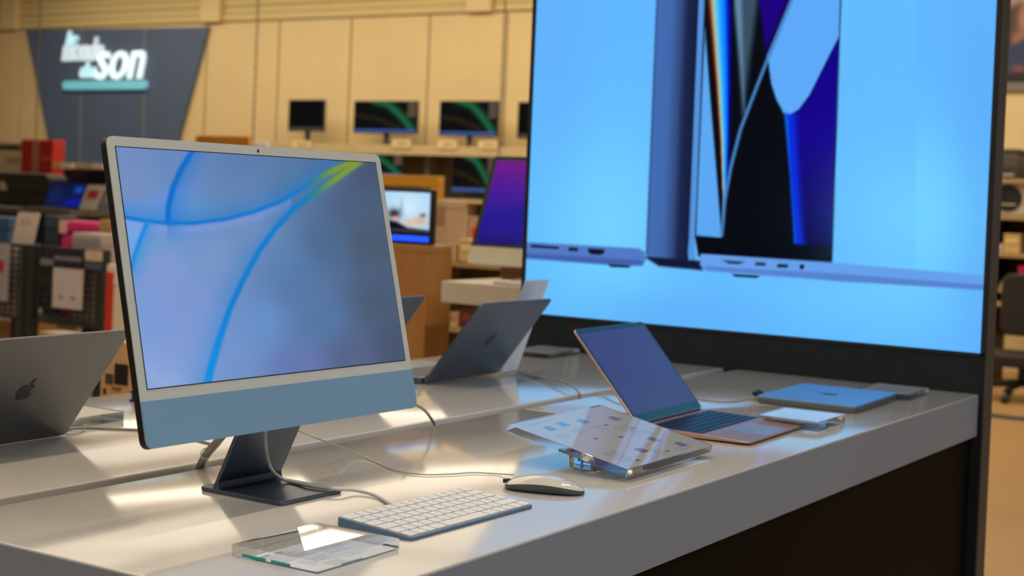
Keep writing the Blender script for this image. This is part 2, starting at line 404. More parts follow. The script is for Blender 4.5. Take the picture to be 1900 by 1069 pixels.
# ------------------------------------------------------------------ the big light board
XB = 2.481; BT = TZ + 1.62
bd = thing('advertising_board', 'tall charcoal advertising board with glowing blue laptop picture', 'advertising board', (XB, 0, 0))
bm = BM(); box(bm, 0.0015, 0.0755, -0.0105, 1.2245, 0, BT + 0.03); build('board_body', bm, M_CHAR, bd, bev=0.002)
bm = BM(); box(bm, 0.004, 0.076, -0.0125, -0.0105, 0, BT + 0.03); build('side_trim', bm, M_GREYMET, bd)
G0, G1, GZ0 = 0.0, 1.212, TZ + 0.0945
def board_art(u, v, wco):
    X, Y = proj(wco)
    A = Art(X, Y, (98, 184, 255))
    A.blob(1130, 420, 130, 190, (116, 212, 255), 0.9); A.blob(1690, 400, 130, 160, (116, 212, 255), 0.9)
    A.blob(1600, 560, 260, 60, (108, 200, 255), 0.8); A.blob(1030, 60, 60, 200, (98, 176, 250), 0.7)
    A.blob(1250, 590, 200, 50, (92, 172, 248), 0.6); A.blob(1820, 330, 60, 500, (92, 172, 250), 0.7)
    T = -270
    def lx(x0, y0, x1, y1, y): return x0 + (x1-x0)*(y-y0)/(y1-y0)
    sl = lambda y: lx(1308, 0, 1290, 440, y); sr = lambda y: lx(1560, 0, 1543, 485, y)
    # bright notebook: display
    scr = [(sl(T), T), (sr(T), T), (sr(486), 488), (1296, 474), (sl(440), 440)]
    A.poly(scr, (7, 10, 20), 1.5)
    inside = np.clip(0.5 - poly_sd(scr, X, Y)/3, 0, 1)
    base = A.c.copy()
    A.poly([(1364, 0), (1350, T), (1400, T), (1406, 0), (1378, 215)], (62, 88, 108), 6, 0.9)
    A.poly([(1362, 0), (1352, T), (1366, T), (1376, 0), (1381, 208)], (104, 142, 176), 4, 0.9)
    A.poly([(1408, 0), (1392, T), (1580, T), (1470, 0), (1422, 98)], (30, 2, 126), 4)
    A.poly([(1452, 20), (1420, 100), (1440, 60), (1480, -40)], (8, 6, 40), 5, 0.8)
    A.blob(1500, 640, 60, 190, (6, 4, 40), 0)
    A.poly([(1562, 60), (1500, 180), (1478, 208), (1466, 214), (1474, 330), (1478, 452), (1545, 478), (1556, 200)], (20, 2, 138), 3)
    A.mix(inside*np.clip((Y-250)/230, 0, 1)*np.clip((X-1462)/10, 0, 1)*0.85, (6, 3, 44))
    d, tt, ss = line_sd([(1459, 200), (1464, 300), (1470, 400), (1475, 454)], X, Y)
    off = d*ss
    for o0, wd_, cc in ((6, 5, (110, 190, 205)), (0, 8, (0, 150, 255)), (-8, 10, (8, 40, 220))):
        A.mix(np.exp(-((off-o0)/wd_)**2)*((Y > 205) & (Y < 456)), cc)
    A.poly([(1423, 104), (1468, 0), (1580, -262), (1590, T), (1600, 30), (1558, 66), (1542, 96), (1502, 176), (1482, 203), (1466, 212), (1453, 207), (1441, 186), (1431, 155)], (94, 170, 249), 1.5)
    # rainbow stripe
    p = [(1284, T), (1316, 0), (1330, 160), (1337, 260), (1341, 360), (1340, 432)]
    d, tt, ss = line_sd(p, X, Y); off = -d*ss; wv = np.clip((440 - Y)/440, 0.03, 1.3)
    q = off/(40*wv)
    stops = [(-0.25, (8, 8, 14)), (-0.08, (40, 12, 12)), (0.02, (120, 60, 40)), (0.14, (190, 180, 130)), (0.28, (110, 200, 235)), (0.5, (20, 160, 255)), (0.7, (10, 120, 250)), (0.85, (8, 20, 210)), (1.0, (6, 6, 80)), (1.15, (7, 10, 20))]
    xs = [s_[0] for s_ in stops]
    rb = np.stack([np.interp(q, xs, [s_[1][k] for s_ in stops]) for k in range(3)], -1)
    al = inside*((q > -0.25) & (q < 1.15) & (Y < 440))
    A.c = A.c*(1-al[..., None]) + rb*al[..., None]
    A.poly([(1308, 52), (1316, 160), (1330, 330), (1339, 441), (1290, 437)], (92, 168, 244), 1.5)
    # thin arc, black to its right
    arc = [(1475, -16), (1425, 108), (1400, 172), (1374, 240), (1356, 310), (1345, 370), (1339, 436)]
    A.poly([(1425, 108), (1400, 172), (1374, 240), (1356, 310), (1345, 370), (1339, 438), (1474, 456), (1466, 330), (1456, 214), (1440, 186), (1430, 155)], (7, 9, 18), 2)
    A.line(arc, (70, 132, 196), 6, 2.0)
    A.poly([(1290, 440), (1339, 442), (1543, 458), (1541, 490), (1296, 476)], (6, 8, 18), 2)
    # right of the display: pale blue again
    A.poly([(sr(T), T), (sr(485), 487), (1700, 494), (1700, T)], (100, 188, 255), 1.5)
    A.blob(1690, 400, 130, 120, (116, 212, 255), 0.7)
    A.poly([(1150, T), (1700, T), (1700, T-400), (1150, T-400)], (100, 188, 255), 2)
    A.line([(sr(T), T), (sr(485), 486)], (20, 40, 70), 2.5, 1.2)
    # lid seen edge-on
    l0 = lambda y: lx(1218, 0, 1198, 480, y); l1 = lambda y: lx(1297, 0, 1279, 440, y)
    lidp = [(l0(T), T), (l1(T), T), (l1(486), 490), (1205, 484), (l0(470), 470)]
    f = np.clip((X - l0(Y))/(l1(Y) - l0(Y)), 0, 1)
    st = [(0, (40, 62, 110)), (0.06, (66, 108, 180)), (0.38, (64, 104, 172)), (0.6, (52, 76, 128)), (0.75, (27, 38, 76)), (1, (20, 28, 62))]
    rb = np.stack([np.interp(f, [s_[0] for s_ in st], [s_[1][k] for s_ in st]) for k in range(3)], -1)
    al = np.clip(0.5 - poly_sd(lidp, X, Y)/3, 0, 1)[..., None]; A.c = A.c*(1-al) + rb*al
    A.poly([(l1(T), T), (l1(T)+11, T), (1306, 0), (1288, 440), (1291, 488), (1284, 488), (1276, 470), (l1(440), 440)], (86, 146, 222), 1.5)
    A.line([(1308, 0), (1290, 440)], (10, 30, 50), 2.5, 1.2); A.line([(1308, 0), (1320, T)], (10, 30, 50), 2.5, 1.2)
    A.poly([(1194, 476), (1300, 484), (1304, 502), (1222, 494)], (18, 24, 54), 2)
    # dark notebook base
    A.poly([(940, 447), (1186, 461), (1197, 468), (1198, 484), (1190, 494), (1120, 491), (940, 476)], (82, 122, 196), 1.5)
    A.poly([(940, 468), (1190, 483), (1194, 492), (1120, 490), (940, 477)], (58, 84, 160), 3, 0.7)
    A.poly([(985, 454), (1037, 458), (1037, 462), (985, 459)], (10, 14, 28), 1.2)
    A.poly([(1055, 459), (1072, 460), (1072, 466), (1055, 465)], (14, 18, 36), 1.5)
    A.poly([(1091, 461), (1122, 463), (1120, 471), (1113, 473), (1098, 472), (1092, 469)], (14, 18, 34), 1.5)
    A.poly([(1126, 490), (1172, 493), (1166, 497), (1134, 496)], (16, 30, 50), 1.2)
    # bright notebook base
    A.poly([(1300, 471), (1545, 487), (1826, 511), (1826, 538), (1560, 522), (1310, 503), (1299, 492)], (102, 160, 236), 1.5)
    A.poly([(1304, 494), (1545, 507), (1826, 529), (1826, 538), (1560, 522), (1312, 502)], (84, 124, 200), 2, 0.85)
    A.poly([(1340, 483), (1382, 486), (1372, 490), (1352, 489)], (20, 34, 60), 1.2)
    A.poly([(1402, 487), (1420, 488), (1420, 493), (1402, 492)], (14, 20, 36), 1.5)
    A.poly([(1442, 490), (1462, 491), (1462, 497), (1442, 496)], (14, 20, 36), 1.5)
    A.poly([(1488 + 4.5*math.cos(k), 495 + 5*math.sin(k)) for k in np.arange(0, 6.28, .6)], (14, 20, 36), 1.2)
    A.poly([(1357, 508), (1410, 512), (1404, 516), (1364, 514)], (16, 30, 50), 1.2)
    return A.c
picture('light_panel', FACE_X(-0.0005, G1, GZ0), G1 - G0, BT - GZ0, 380, 440, board_art, M_BOARD, bd)
bm = BM()
for (y0, y1, z0, z1) in ((-0.0105, -0.001, GZ0 - 0.006, BT), (1.213, 1.2245, GZ0 - 0.006, BT), (-0.0105, 1.2245, GZ0 - 0.008, GZ0 - 0.001)):
    box(bm, -0.0016, 0.002, y0, y1, z0, z1)
build('panel_frame', bm, M_DARK, bd)

# ------------------------------------------------------------------ all-in-one desktop computer
IX, IY, IZ, IYAW, ITILT = 0.4085, 0.3551, 0.1692, -0.0162, 0.2345
def make_allinone(root, M, w, h, side, top, bot, chin, thick, m_bezel, m_chin, m_body, art, m_scr, nx, ny, r=0.011):
    """panel in the frame M: local x right, y up along the panel, z towards the viewer; origin at the lower middle of the picture"""
    yb, yt = -bot - chin, h + top; xs = w/2 + side
    bm = BM(); prism(bm, rrect(-xs, xs, yb, yt, r), -thick, -0.001, M); build('panel_body', bm, m_body, root, bev=0.0015)
    up_ = [p for p in rrect(-xs, xs, yb, yt, r) if p[1] > 0.05]
    bm = BM(); prism(bm, sorted([p for p in up_ if p[0] > 0], key=lambda p: (p[1], -p[0])) + sorted([p for p in up_ if p[0] < 0], key=lambda p: (-p[1], -p[0])) + [(-xs, -bot), (xs, -bot)], -0.0012, 0.0003, M)
    build('bezel', bm, m_bezel, root)
    lo = [p for p in rrect(-xs, xs, yb, yt, r) if p[1] < 0]
    lo = sorted([p for p in lo if p[0] < 0], key=lambda p: (-p[1], p[0])) + sorted([p for p in lo if p[0] > 0], key=lambda p: (p[1], p[0]))
    bm = BM(); prism(bm, [(xs, -bot), (-xs, -bot)] + lo, -0.0012, 0.0006, M); build('chin', bm, m_chin, root)
    bm = BM(); box(bm, -w/2 - 0.0012, w/2 + 0.0012, -0.0012, h + 0.0012, 0.0, 0.0006, M); build('screen_border', bm, M_BORDER, root)
    picture('screen', M @ Matrix.Translation((-w/2, 0, 0.0009)), w, h, nx, ny, art, m_scr, root)
    bm = BM(); cyl(bm, 0, h + top*0.5, 0.0003, 0.0007, 0.0022, 12, M); build('webcam', bm, M_DARK, root)
ISAMP = [(230, 285, 115, 140, 205), (330, 300, 106, 134, 200), (450, 300, 95, 124, 185), (600, 300, 88, 113, 172), (690, 320, 78, 88, 130), (250, 360, 122, 142, 202), (335, 395, 96, 146, 222),
         (450, 370, 100, 132, 190), (540, 345, 88, 122, 172), (690, 450, 84, 92, 128), (740, 640, 82, 88, 130), (600, 450, 78, 106, 156), (600, 600, 88, 120, 180), (480, 600, 105, 144, 214), (430, 650, 116, 146, 216),
         (300, 500, 130, 154, 220), (290, 600, 126, 154, 224), (350, 550, 124, 148, 214), (300, 690, 146, 170, 232), (360, 660, 130, 155, 220), (400, 480, 122, 150, 214), (480, 430, 124, 143, 204), (650, 660, 95, 100, 152),
         (560, 680, 105, 118, 188), (250, 445, 108, 156, 226), (550, 520, 86, 118, 176), (660, 380, 82, 98, 142), (700, 560, 84, 94, 136), (520, 480, 92, 130, 190)]
def imac_art(u, v, wco):
    X, Y = proj(wco)
    num = np.zeros(X.shape + (3,)); den = np.zeros(X.shape)
    for x, y, r, g, b in ISAMP:
        k_ = np.clip((x - 560)/180, 0, 1)
        w_ = 1/(((X-x)**2 + (Y-y)**2 + 900)**1.6); num += w_[..., None]*np.array((r*(0.97 - 0.13*k_), g*(1.0 - 0.07*k_), b*(0.94 - 0.13*k_))); den += w_
    A = Art(X, Y, (0, 0, 0)); A.c = num/den[..., None]
    # paler facets
    A.poly([(215, 385), (345, 340), (330, 408), (232, 404)], (102, 148, 226), 6, 0.5)
    A.poly([(264, 520), (300, 475), (330, 480), (420, 575), (392, 680), (300, 700), (268, 660)], (128, 152, 216), 8, 0.45)
    A.poly([(232, 406), (270, 416), (246, 490)], (112, 166, 232), 2, 0.8)
    s2 = [(225, 402), (270, 410), (310, 414), (360, 414), (420, 406), (470, 393), (520, 374), (560, 351), (600, 325), (660, 298)]
    s4 = [(668, 300), (615, 338), (578, 364), (545, 388), (510, 425), (480, 467), (450, 522), (425, 577), (405, 637), (392, 682), (385, 712)]
    def stroke(pts, col, w, glow, side, g_alpha=0.35):
        d, t, s_ = line_sd(pts, X, Y)
        A.mix(g_alpha*np.exp(-(d/glow)**2)*(s_*side > 0), col); A.mix(np.exp(-(d/w)**2.5), col)
    # pale violet below the long arc
    d, t, s_ = line_sd(s2, X, Y); A.mix(0.5*np.exp(-((d-11)/9)**2)*(s_ > 0)*(X < 540), (136, 156, 222))
    stroke([(357, 280), (336, 314), (321, 348), (313, 380), (311, 412)], (6, 106, 205), 5.5, 26, -1)
    stroke(s2, (18, 118, 206), 4.0, 26, -1)
    stroke([(272, 415), (262, 440), (251, 470), (243, 500)], (30, 136, 220), 4.5, 18, -1)
    stroke(s4, (12, 122, 206), 5.5, 30, 1, 0.25)
    d, t, s_ = line_sd(s4, X, Y); A.mix(np.exp(-(d/6.5)**2.5)*np.clip((Y-560)/100, 0, 1), (8, 140, 228))
    g = np.clip((X-548)/60, 0, 1)*(Y < 400)
    gcol = np.array((52, 132, 128))*(1-np.clip((X-572)/50, 0, 1))[..., None] + np.array((136, 152, 44))*np.clip((X-572)/50, 0, 1)[..., None]
    for L_ in (s2, s4):
        d, t, s_ = line_sd(L_, X, Y); a = (np.exp(-(d/6.5)**2.5)*g*0.95)[..., None]; A.c = A.c*(1-a) + gcol*a
    return A.c
ic = thing('desktop_computer', 'pale blue all-in-one desktop computer with swirling blue wallpaper on screen', 'computer', (0, 0, 0))
cy_, sy_ = math.cos(IYAW), math.sin(IYAW)
ex = Vector((cy_, sy_, 0)); bk = Vector((-sy_, cy_, 0)); eu = Vector((0, 0, 1))*math.cos(ITILT) + bk*math.sin(ITILT)
MI = frame_matrix((IX, IY, TZ + IZ), ex, eu, ex.cross(eu))
make_allinone(ic, MI, 0.5203, 0.2927, 0.01335, 0.0135, 0.0145, 0.0560, 0.0118, M_BEZEL, M_CHIN, M_IBODY, imac_art, M_ISCREEN, 300, 170)
MS = Matrix.Translation((0.3761, 0.3340, TZ)) @ Matrix.Rotation(IYAW, 4, 'Z')      # front left corner of the stand
bm = BM(); prism(bm, rrect(0, 0.13, 0, 0.145, 0.007), 0.0005, 0.0062, MS); build('stand_base', bm, M_STAND, ic, bev=0.0012)
prof = [(0.1165, 0.0058)]
for k in range(7):                                                                 # fillet at the front of the neck
    a = math.radians(-90 + 65*k/6 + 0); prof.append((0.107 + 0.011*math.sin(math.radians(65*k/6)), 0.0062 + 0.011*(1 - math.cos(math.radians(65*k/6)))))
def neck_y(z): return 0.1195 - 0.47*(z - 0.010)
front = [(neck_y(z) - 0.0062, z) for z in (0.016, 0.06, 0.12, 0.178)]; back = [(neck_y(z), z) for z in (0.182, 0.12, 0.06, 0.016, 0.0058)]
pts = [(0.104, 0.0058), (0.108, 0.0072), (0.1095, 0.0095)] + front + back
bm = BM(); prism(bm, pts, 0, 0.13, MS @ frame_matrix((0, 0, 0), (0, 1, 0), (0, 0, 1), (1, 0, 0))); build('stand_neck', bm, M_STAND, ic, bev=0.0008)
bm = BM(); tube(bm, [MS @ Vector((0.03, neck_y(0.18) + 0.002, 0.181)), MS @ Vector((0.10, neck_y(0.18) + 0.002, 0.181))], 0.008, 12); build('hinge', bm, M_STAND, ic)

# ------------------------------------------------------------------ keyboard
kb = thing('computer_keyboard', 'white-keyed blue aluminium keyboard near the front edge of the counter', 'keyboard', (0.3306, 0.0984, TZ + 0.0004), -0.0247)
KW, KD = 0.279, 0.115
bm = BM()
prism(bm, rrect(0, KW, 0, KD, 0.008), 0, 0.0042)
for v in bm.verts:
    if v.co.z > 0.002: v.co.z = 0.0042 + 0.0066*v.co.y/KD
build('body', bm, M_KBASE, kb, bev=0.0008)
rows = [[('esc', 1.5)] + [('F%d' % k, 1) for k in range(1, 13)] + [('', 1)],
        [(c, 1) for c in '@&É"\'(§È!ÇÀ)-'] + [('<', 1.5)],
        [('tab', 1.5)] + [(c, 1) for c in 'AZERTYUIOP^$'] + [('', 1)],
        [('', 1.75)] + [(c, 1) for c in 'QSDFGHJKLMÙ`'] + [('', 0.75)],
        [('', 1.25)] + [(c, 1) for c in '<WXCVBN,;:='] + [('', 2.25)],
        [('fn', 1), ('ctrl', 1), ('alt', 1), ('cmd', 1.25), ('', 5), ('cmd', 1.25), ('alt', 1), ('<', 1), ('^', 1), ('>', 1)]]
slope = math.atan(0.0066/KD)
gap = 0.0024; m0 = 0.0036
kh = (KD - 2*m0 + gap)/6
LEGC = {}
def keycaps(parent, rows, w, d, m_key, m_leg, zf, hgt, gap, x0=0.0, y0=0.0, lsize=0.0034):
    kh_ = (d + gap)/len(rows); cache = {}
    for ri, row in enumerate(rows):
        tot = sum(k[1] for k in row); un = (w + gap)/tot; x = x0; yb = y0 + d - (ri+1)*kh_ + gap
        for leg, wu in row:
            kw = wu*un - gap; key = (round(kw, 5))
            if key not in cache:
                bm = BM(); prism(bm, rrect(-kw/2, kw/2, -(kh_-gap)/2, (kh_-gap)/2, 0.0014, 3), 0, hgt)
                bmesh.ops.recalc_face_normals(bm, faces=bm.faces[:])
                me = bpy.data.meshes.new('key'); bm.to_mesh(me); bm.free(); me.materials.append(m_key); cache[key] = me
            o = bpy.data.objects.new('key', cache[key]); COL.objects.link(o); o.parent = parent
            cy2 = yb + (kh_-gap)/2
            o.location = (x + kw/2, cy2, zf(cy2)); o.rotation_euler = (math.atan((zf(0.1) - zf(0))/0.1), 0, 0)
            if m_leg and leg:
                sz = lsize if len(leg) == 1 else lsize*0.62
                if (leg, sz) not in LEGC:
                    LEGC[(leg, sz)] = text_mesh(leg, sz); LEGC[(leg, sz)].materials.append(m_leg)
                l = bpy.data.objects.new('legend', LEGC[(leg, sz)]); COL.objects.link(l); l.parent = o; l.location = (0, -0.0016, hgt + 0.00008)
            x += kw + gap
keycaps(kb, rows, KW - 2*m0, KD - 2*m0, M_KEY, M_LEG, lambda y: 0.0042 + 0.0066*y/KD, 0.0016, gap, m0, m0)

# ------------------------------------------------------------------ mouse
ms = thing('computer_mouse', 'glossy white mouse with dark blue-grey base beside the keyboard', 'mouse', (0.7205, 0.1395, TZ), 0.33)
def mouse_surface(kind):
    bm = BM(); NU, NV = 40, 20; grid = []
    for i in range(NU + 1):
        u = -1 + 2*i/NU; row = []
        wv = 0.0288*(1 - abs(u)**3.4)**0.5 if abs(u) < 1 else 0.0
        wv = max(wv, 0.0012)
        e = 0.0055 + 0.0085*(1 - (u*0.98)**2)**0.8                      # height of the shell's rim
        c = e + 0.0085*(1 - abs(u)**2.2)**0.7                            # crest height
        for j in range(NV + 1):
            v = -1 + 2*j/NV
            if kind == 'shell': z = e + (c - e)*(1 - abs(v)**2.3); x = wv*v
            else:
                t = abs(v); x = wv*0.985*math.copysign(1, v)*min(1, t*2) * (1 if t > 0.5 else 1)
                s = (t - 0.5)*2 if t > 0.5 else 0
                x = wv*math.copysign(1, v)*((0.72*t*2) if t <= 0.5 else 0.72 + 0.275*s**0.6); z = 0.0012 + (e - 0.0012)*s**1.3 if t > 0.5 else 0.0012
            row.append(bm.verts.new((x, u*0.0567, z)))
        grid.append(row)
    for i in range(NU):
        for j in range(NV): bm.faces.new((grid[i][j], grid[i][j+1], grid[i+1][j+1], grid[i+1][j]))
    bmesh.ops.remove_doubles(bm, verts=bm.verts[:], dist=1e-6)
    return bm
build('top_shell', mouse_surface('shell'), M_MSHELL, ms, ang=60)
build('underside', mouse_surface('base'), M_MBASE, ms, ang=60)
bm = BM(); box(bm, -0.017, -0.013, -0.042, 0.040, 0.0002, 0.0016); box(bm, 0.013, 0.017, -0.042, 0.040, 0.0002, 0.0016); build('glide_rail', bm, M_DARK, ms, bev=0.0003)
bm = BM(); tube(bm, [(0.003, 0.050, 0.0105), (0.003, 0.060, 0.0092)], 0.0030, 10); build('sensor_clip', bm, M_DARK, ms)

# ------------------------------------------------------------------ laptops
def apple_outline(s):
    pts = []
    body = [(0, .30), (.14, .36), (.30, .36), (.44, .28), (.52, .16), (.42, .08), (.37, -.04), (.38, -.18), (.46, -.28), (.54, -.32), (.48, -.46), (.36, -.64), (.22, -.70), (.10, -.67), (0, -.64),
            (-.10, -.67), (-.22, -.70), (-.36, -.62), (-.48, -.44), (-.54, -.20), (-.54, .04), (-.46, .24), (-.32, .35), (-.16, .36)]
    leaf = [(0.0, .42), (.02, .58), (.12, .70), (.26, .76), (.25, .62), (.16, .49)]
    return [(x*s, y*s) for x, y in body], [(x*s, y*s) for x, y in leaf]
LROWS = [[('', 1)]*14, [('', 1)]*13 + [('', 1.5)], [('', 1.5)] + [('', 1)]*13, [('', 1.75)] + [('', 1)]*11 + [('', 1.75)], [('', 1.25)] + [('', 1)]*11 + [('', 2.25)], [('', 1)]*3 + [('', 1.25), ('', 5), ('', 1.25)] + [('', 1)]*4]
def make_laptop(name, label, loc, rotz, w, d, lid_len, open_deg, m_body, m_pad, keys, group=None, zf=0.0072, zr=0.0125, taper=True):
    """origin on the counter under the middle of the hinge; the keyboard side lies towards local -y"""
    t = thing(name, label, 'laptop', loc, rotz, group)
    top = lambda y: zr + (zf - zr)*(-y/d)
    bm = BM(); prism(bm, rrect(-w/2, w/2, -d, 0, 0.010), 0, 1)
    for v in bm.verts:
        hi = v.co.z > 0.5; v.co.z = top(v.co.y) if hi else (0.0015 + (0.0025*(-v.co.y/d) if taper else 0))
    build('base', bm, m_body, t, bev=0.0008)
    tiltm = Matrix.Translation((0, 0, 0)) 
    def deck(x0, x1, y0, y1, h, r=0.004):
        bm = BM(); prism(bm, rrect(x0, x1, y0, y1, r, 3), 0, 1)
        for v in bm.verts: v.co.z = top(v.co.y) + (h if v.co.z > 0.5 else -0.0004)
        return bm
    kx = w*0.455; ky0, ky1 = -d*0.56, -d*0.085
    build('key_well', deck(-kx, kx, ky0, ky1, 0.0002), M_WELL, t)
    build('trackpad', deck(-w*0.2, w*0.2, -d*0.975, -d*0.60, 0.0002), m_pad, t)
    if keys: keycaps(t, LROWS, 2*kx - 0.003, ky1 - ky0 - 0.003, M_DKEY, None, lambda y: top(y) + 0.0002, 0.0008, 0.0026, -kx + 0.0015, ky0 + 0.0015)
    bm = BM(); tube(bm, [(-w*0.42, -0.003, zr - 0.001), (w*0.42, -0.003, zr - 0.001)], 0.004, 10); build('hinge', bm, M_WELL, t)
    a = math.radians(open_deg)
    ML = frame_matrix((0, -0.002, zr) if taper else (0, 0.0035, zr - 0.0095), (1, 0, 0), (0, -math.cos(a), math.sin(a)), (0, -math.sin(a), -math.cos(a)))
    bm = BM(); prism(bm, rrect(-w/2, w/2, 0.001, lid_len, 0.010), -0.0046, -0.0004, ML); lid = build('lid', bm, m_body, t, bev=0.0008)
    bm = BM(); prism(bm, rrect(-w/2 + 0.001, w/2 - 0.001, 0.004, lid_len - 0.001, 0.009), -0.0006, 0.0, ML); build('display_border', bm, M_BORDER, lid)
    bm = BM(); box(bm, -w/2 + 0.010, w/2 - 0.010, 0.020, lid_len - 0.011, -0.0002, 0.0002, ML); build('display', bm, M_GLASS, lid)
    bm = BM(); LM = ML @ Matrix.Translation((0, lid_len*0.52, -0.0052)) @ Matrix.Scale(-1, 4, (1, 0, 0))
    for part in apple_outline(0.029): prism(bm, part, 0, 0.0008, LM)
    build('logo', bm, M_LOGO, lid)
    return t
H = 0.207
c_, s_ = math.cos(0.0315), math.sin(0.0315)
hx = 1.3359 + 0.152*c_ - H*s_; hy = 0.0896 + 0.152*s_ + H*c_
make_laptop('laptop', 'open rose gold laptop with dark screen beside the tilted acrylic sign', (hx, hy, TZ), 0.0315, 0.304, H + 0.004, 0.2105, 130.3, M_GOLD, M_GOLDPAD, True)
make_laptop('laptop', 'open grey laptop seen from behind at the left edge of the picture', (0.3985, 0.929, TZ), PI + 0.02, 0.304, 0.212, 0.2255, 127, M_SGREY, M_SGREY, False, 'grey laptops on the back counter', 0.012, 0.0135, False)
make_laptop('laptop', 'open dark grey laptop seen from behind right of the blue desktop computer', (1.7250, 0.9305, TZ), PI, 0.304, 0.212, 0.2270, 127, M_SGREY2, M_SGREY, False, 'grey laptops on the back counter', 0.012, 0.0135, False)
make_laptop('laptop', 'grey laptop mostly hidden behind the blue desktop computer, one lid corner showing', (1.215, 0.965, TZ), PI, 0.356, 0.246, 0.2540, 127, M_SGREY2, M_SGREY, False, 'grey laptops on the back counter', 0.012, 0.0135, False)
# closed sky blue laptop by the board
cl = thing('closed_laptop', 'closed sky blue laptop on the counter beside the board', 'laptop', (2.055, 0.203, TZ), 0.035)
bm = BM(); prism(bm, rrect(-0.152, 0.152, -0.106, 0.106, 0.011), 0.0012, 0.0088); build('base', bm, M_SGREY, cl, bev=0.001)
bm = BM(); prism(bm, rrect(-0.152, 0.152, -0.106, 0.106, 0.011), 0.0098, 0.0158); build('lid', bm, M_SILVER, cl, bev=0.0012)
bm = BM(); prism(bm, rrect(-0.150, 0.150, -0.104, 0.104, 0.010), 0.0086, 0.0100); build('seam', bm, M_WELL, cl)
bm = BM()
for part in apple_outline(0.029): prism(bm, part, 0.0158, 0.0161)
build('logo', bm, M_LOGO, cl)

# ------------------------------------------------------------------ acrylic signs
def acrylic(label, loc, rotz, w, d, t, tilt=0.0, z0=0.0, paper=None, group=None, name='acrylic_sign', low=False):
    o = thing(name, label, 'sign', loc, rotz, group)
    Mt = Matrix.Translation((0, 0, z0)) @ Matrix.Rotation(tilt, 4, 'X')
    bm = BM(); prism(bm, rrect(0, w, 0, d, 0.003, 3), 0, t, Mt); blk = build('acrylic_block', bm, M_ACRY, o, bev=0.0007)
    blk.data.materials.append(M_ACRE); nz = Mt.to_3x3() @ Vector((0, 0, 1))
    for f in blk.data.polygons:
        if abs(f.normal.dot(nz)) < 0.5: f.material_index = 1
    if paper: paper(o, Mt @ Matrix.Translation((0, 0, 0.0008 if low else t - 0.0012)), w, d)
    return o
def sheet(o, M, x0, x1, y0, y1, m, name='sheet'):
    bm = BM(); box(bm, x0, x1, y0, y1, 0, 0.00022, M); return build(name, bm, m, o, smooth=False)
def lines(o, M, x0, x1, y0, y1, n, m, seed, h=0.0009, fill=0.8):
    rd = random.Random(seed); bm = BM()
    for k in range(n):
        y = y1 - (k + 0.5)*(y1 - y0)/n; x = x0; end = x0 + (x1-x0)*(0.6 + 0.4*rd.random())*fill/0.8
        while x < end:
            wl = 0.0015 + 0.006*rd.random()
            box(bm, x, min(x + wl, end), y - h/2, y + h/2, 0.00022, 0.00034, M); x += wl + 0.0012
    p = build('print', bm, m, o, smooth=False); p['kind'] = 'stuff'; return p
def paper_small(o, M, w, d):
    s1 = sheet(o, M, 0.005, w - 0.004, 0.004, d*0.80, M_PAPER)
    lines(s1, M, 0.012, w*0.50, d*0.44, d*0.70, 7, M_INK, 3)
    lines(s1, M, w*0.52, w*0.94, d*0.34, d*0.70, 7, M_INK, 4, fill=0.7)
    lines(s1, M, 0.040, w*0.62, d*0.10, d*0.40, 6, M_INK, 5, fill=0.6)
    bm = BM(); box(bm, 0.050, 0.088, d*0.045, d*0.095, 0.00022, 0.0004, M); build('colour_bar', bm, M_INKB, s1, smooth=False)
    bm = BM(); box(bm, 0.010, 0.050, d*0.71, d*0.73, 0.00022, 0.0004, M); build('heading', bm, M_INK, s1, smooth=False)
    bm = BM(); box(bm, -0.0004, 0.0003, d*0.58, d*0.86, 0.0005, 0.004, M); box(bm, -0.0004, 0.0003, d*0.30, d*0.52, 0.0005, 0.004, M); build('edge_print', bm, M_TEAL, o, smooth=False)
acrylic('small clear acrylic price block lying in front of the keyboard', (0.1315, 0.0835, TZ + 0.0005), 0.008, 0.157, 0.122, 0.0125, low=True, paper=paper_small, group='acrylic price signs')
def paper_big(o, M, w, d):
    s1 = sheet(o, M, 0.003, w - 0.003, 0.003, d - 0.003, M_PAPER_D)
    rd = random.Random(11)
    for i, (fx, fy, mm) in enumerate([(.20, .80, M_INKB), (.36, .82, M_INKB), (.55, .80, M_INKB), (.83, .74, M_INKV), (.42, .20, M_INKP), (.70, .30, M_INKV), (.80, .14, M_INKV)]):
        bm = BM(); x, y = fx*w, fy*d
        prism(bm, [(x-.012, y-.008), (x+.012, y-.008), (x+.010, y+.009), (x-.010, y+.009)], 0.00022, 0.0004, M); build('picture', bm, mm, s1, smooth=False)
    for (fx0, fx1, fy0, fy1, n, sd) in [(.10, .30, .60, .70, 3, 1), (.30, .46, .62, .72, 3, 2), (.50, .66, .60, .70, 3, 3), (.10, .34, .10, .30, 6, 4), (.46, .62, .06, .2, 4, 6), (.64, .96, .40, .62, 6, 5), (.66, .97, .05, .12, 2, 7), (.12, .6, .90, .94, 1, 8)]:
        lines(s1, M, fx0*w, fx1*w, fy0*d, fy1*d, n, M_INK, 20 + sd, fill=0.55)
    for fx, fy in ((.62, .66), (.74, .52), (.50, .44), (.30, .5), (.56, .09), (.20, .08)):
        bm = BM(); box(bm, fx*w, fx*w + .014, fy*d, fy*d + .004, 0.00022, 0.0004, M); build('price_mark', bm, M_INK, s1, smooth=False)
q = acrylic('large tilted clear acrylic sign with printed sheet beside the rose gold laptop', (0.8660, 0.0850, TZ), 0.011, 0.314, 0.212, 0.012, tilt=0.207, z0=0.0082, paper=paper_big, group='acrylic price signs')
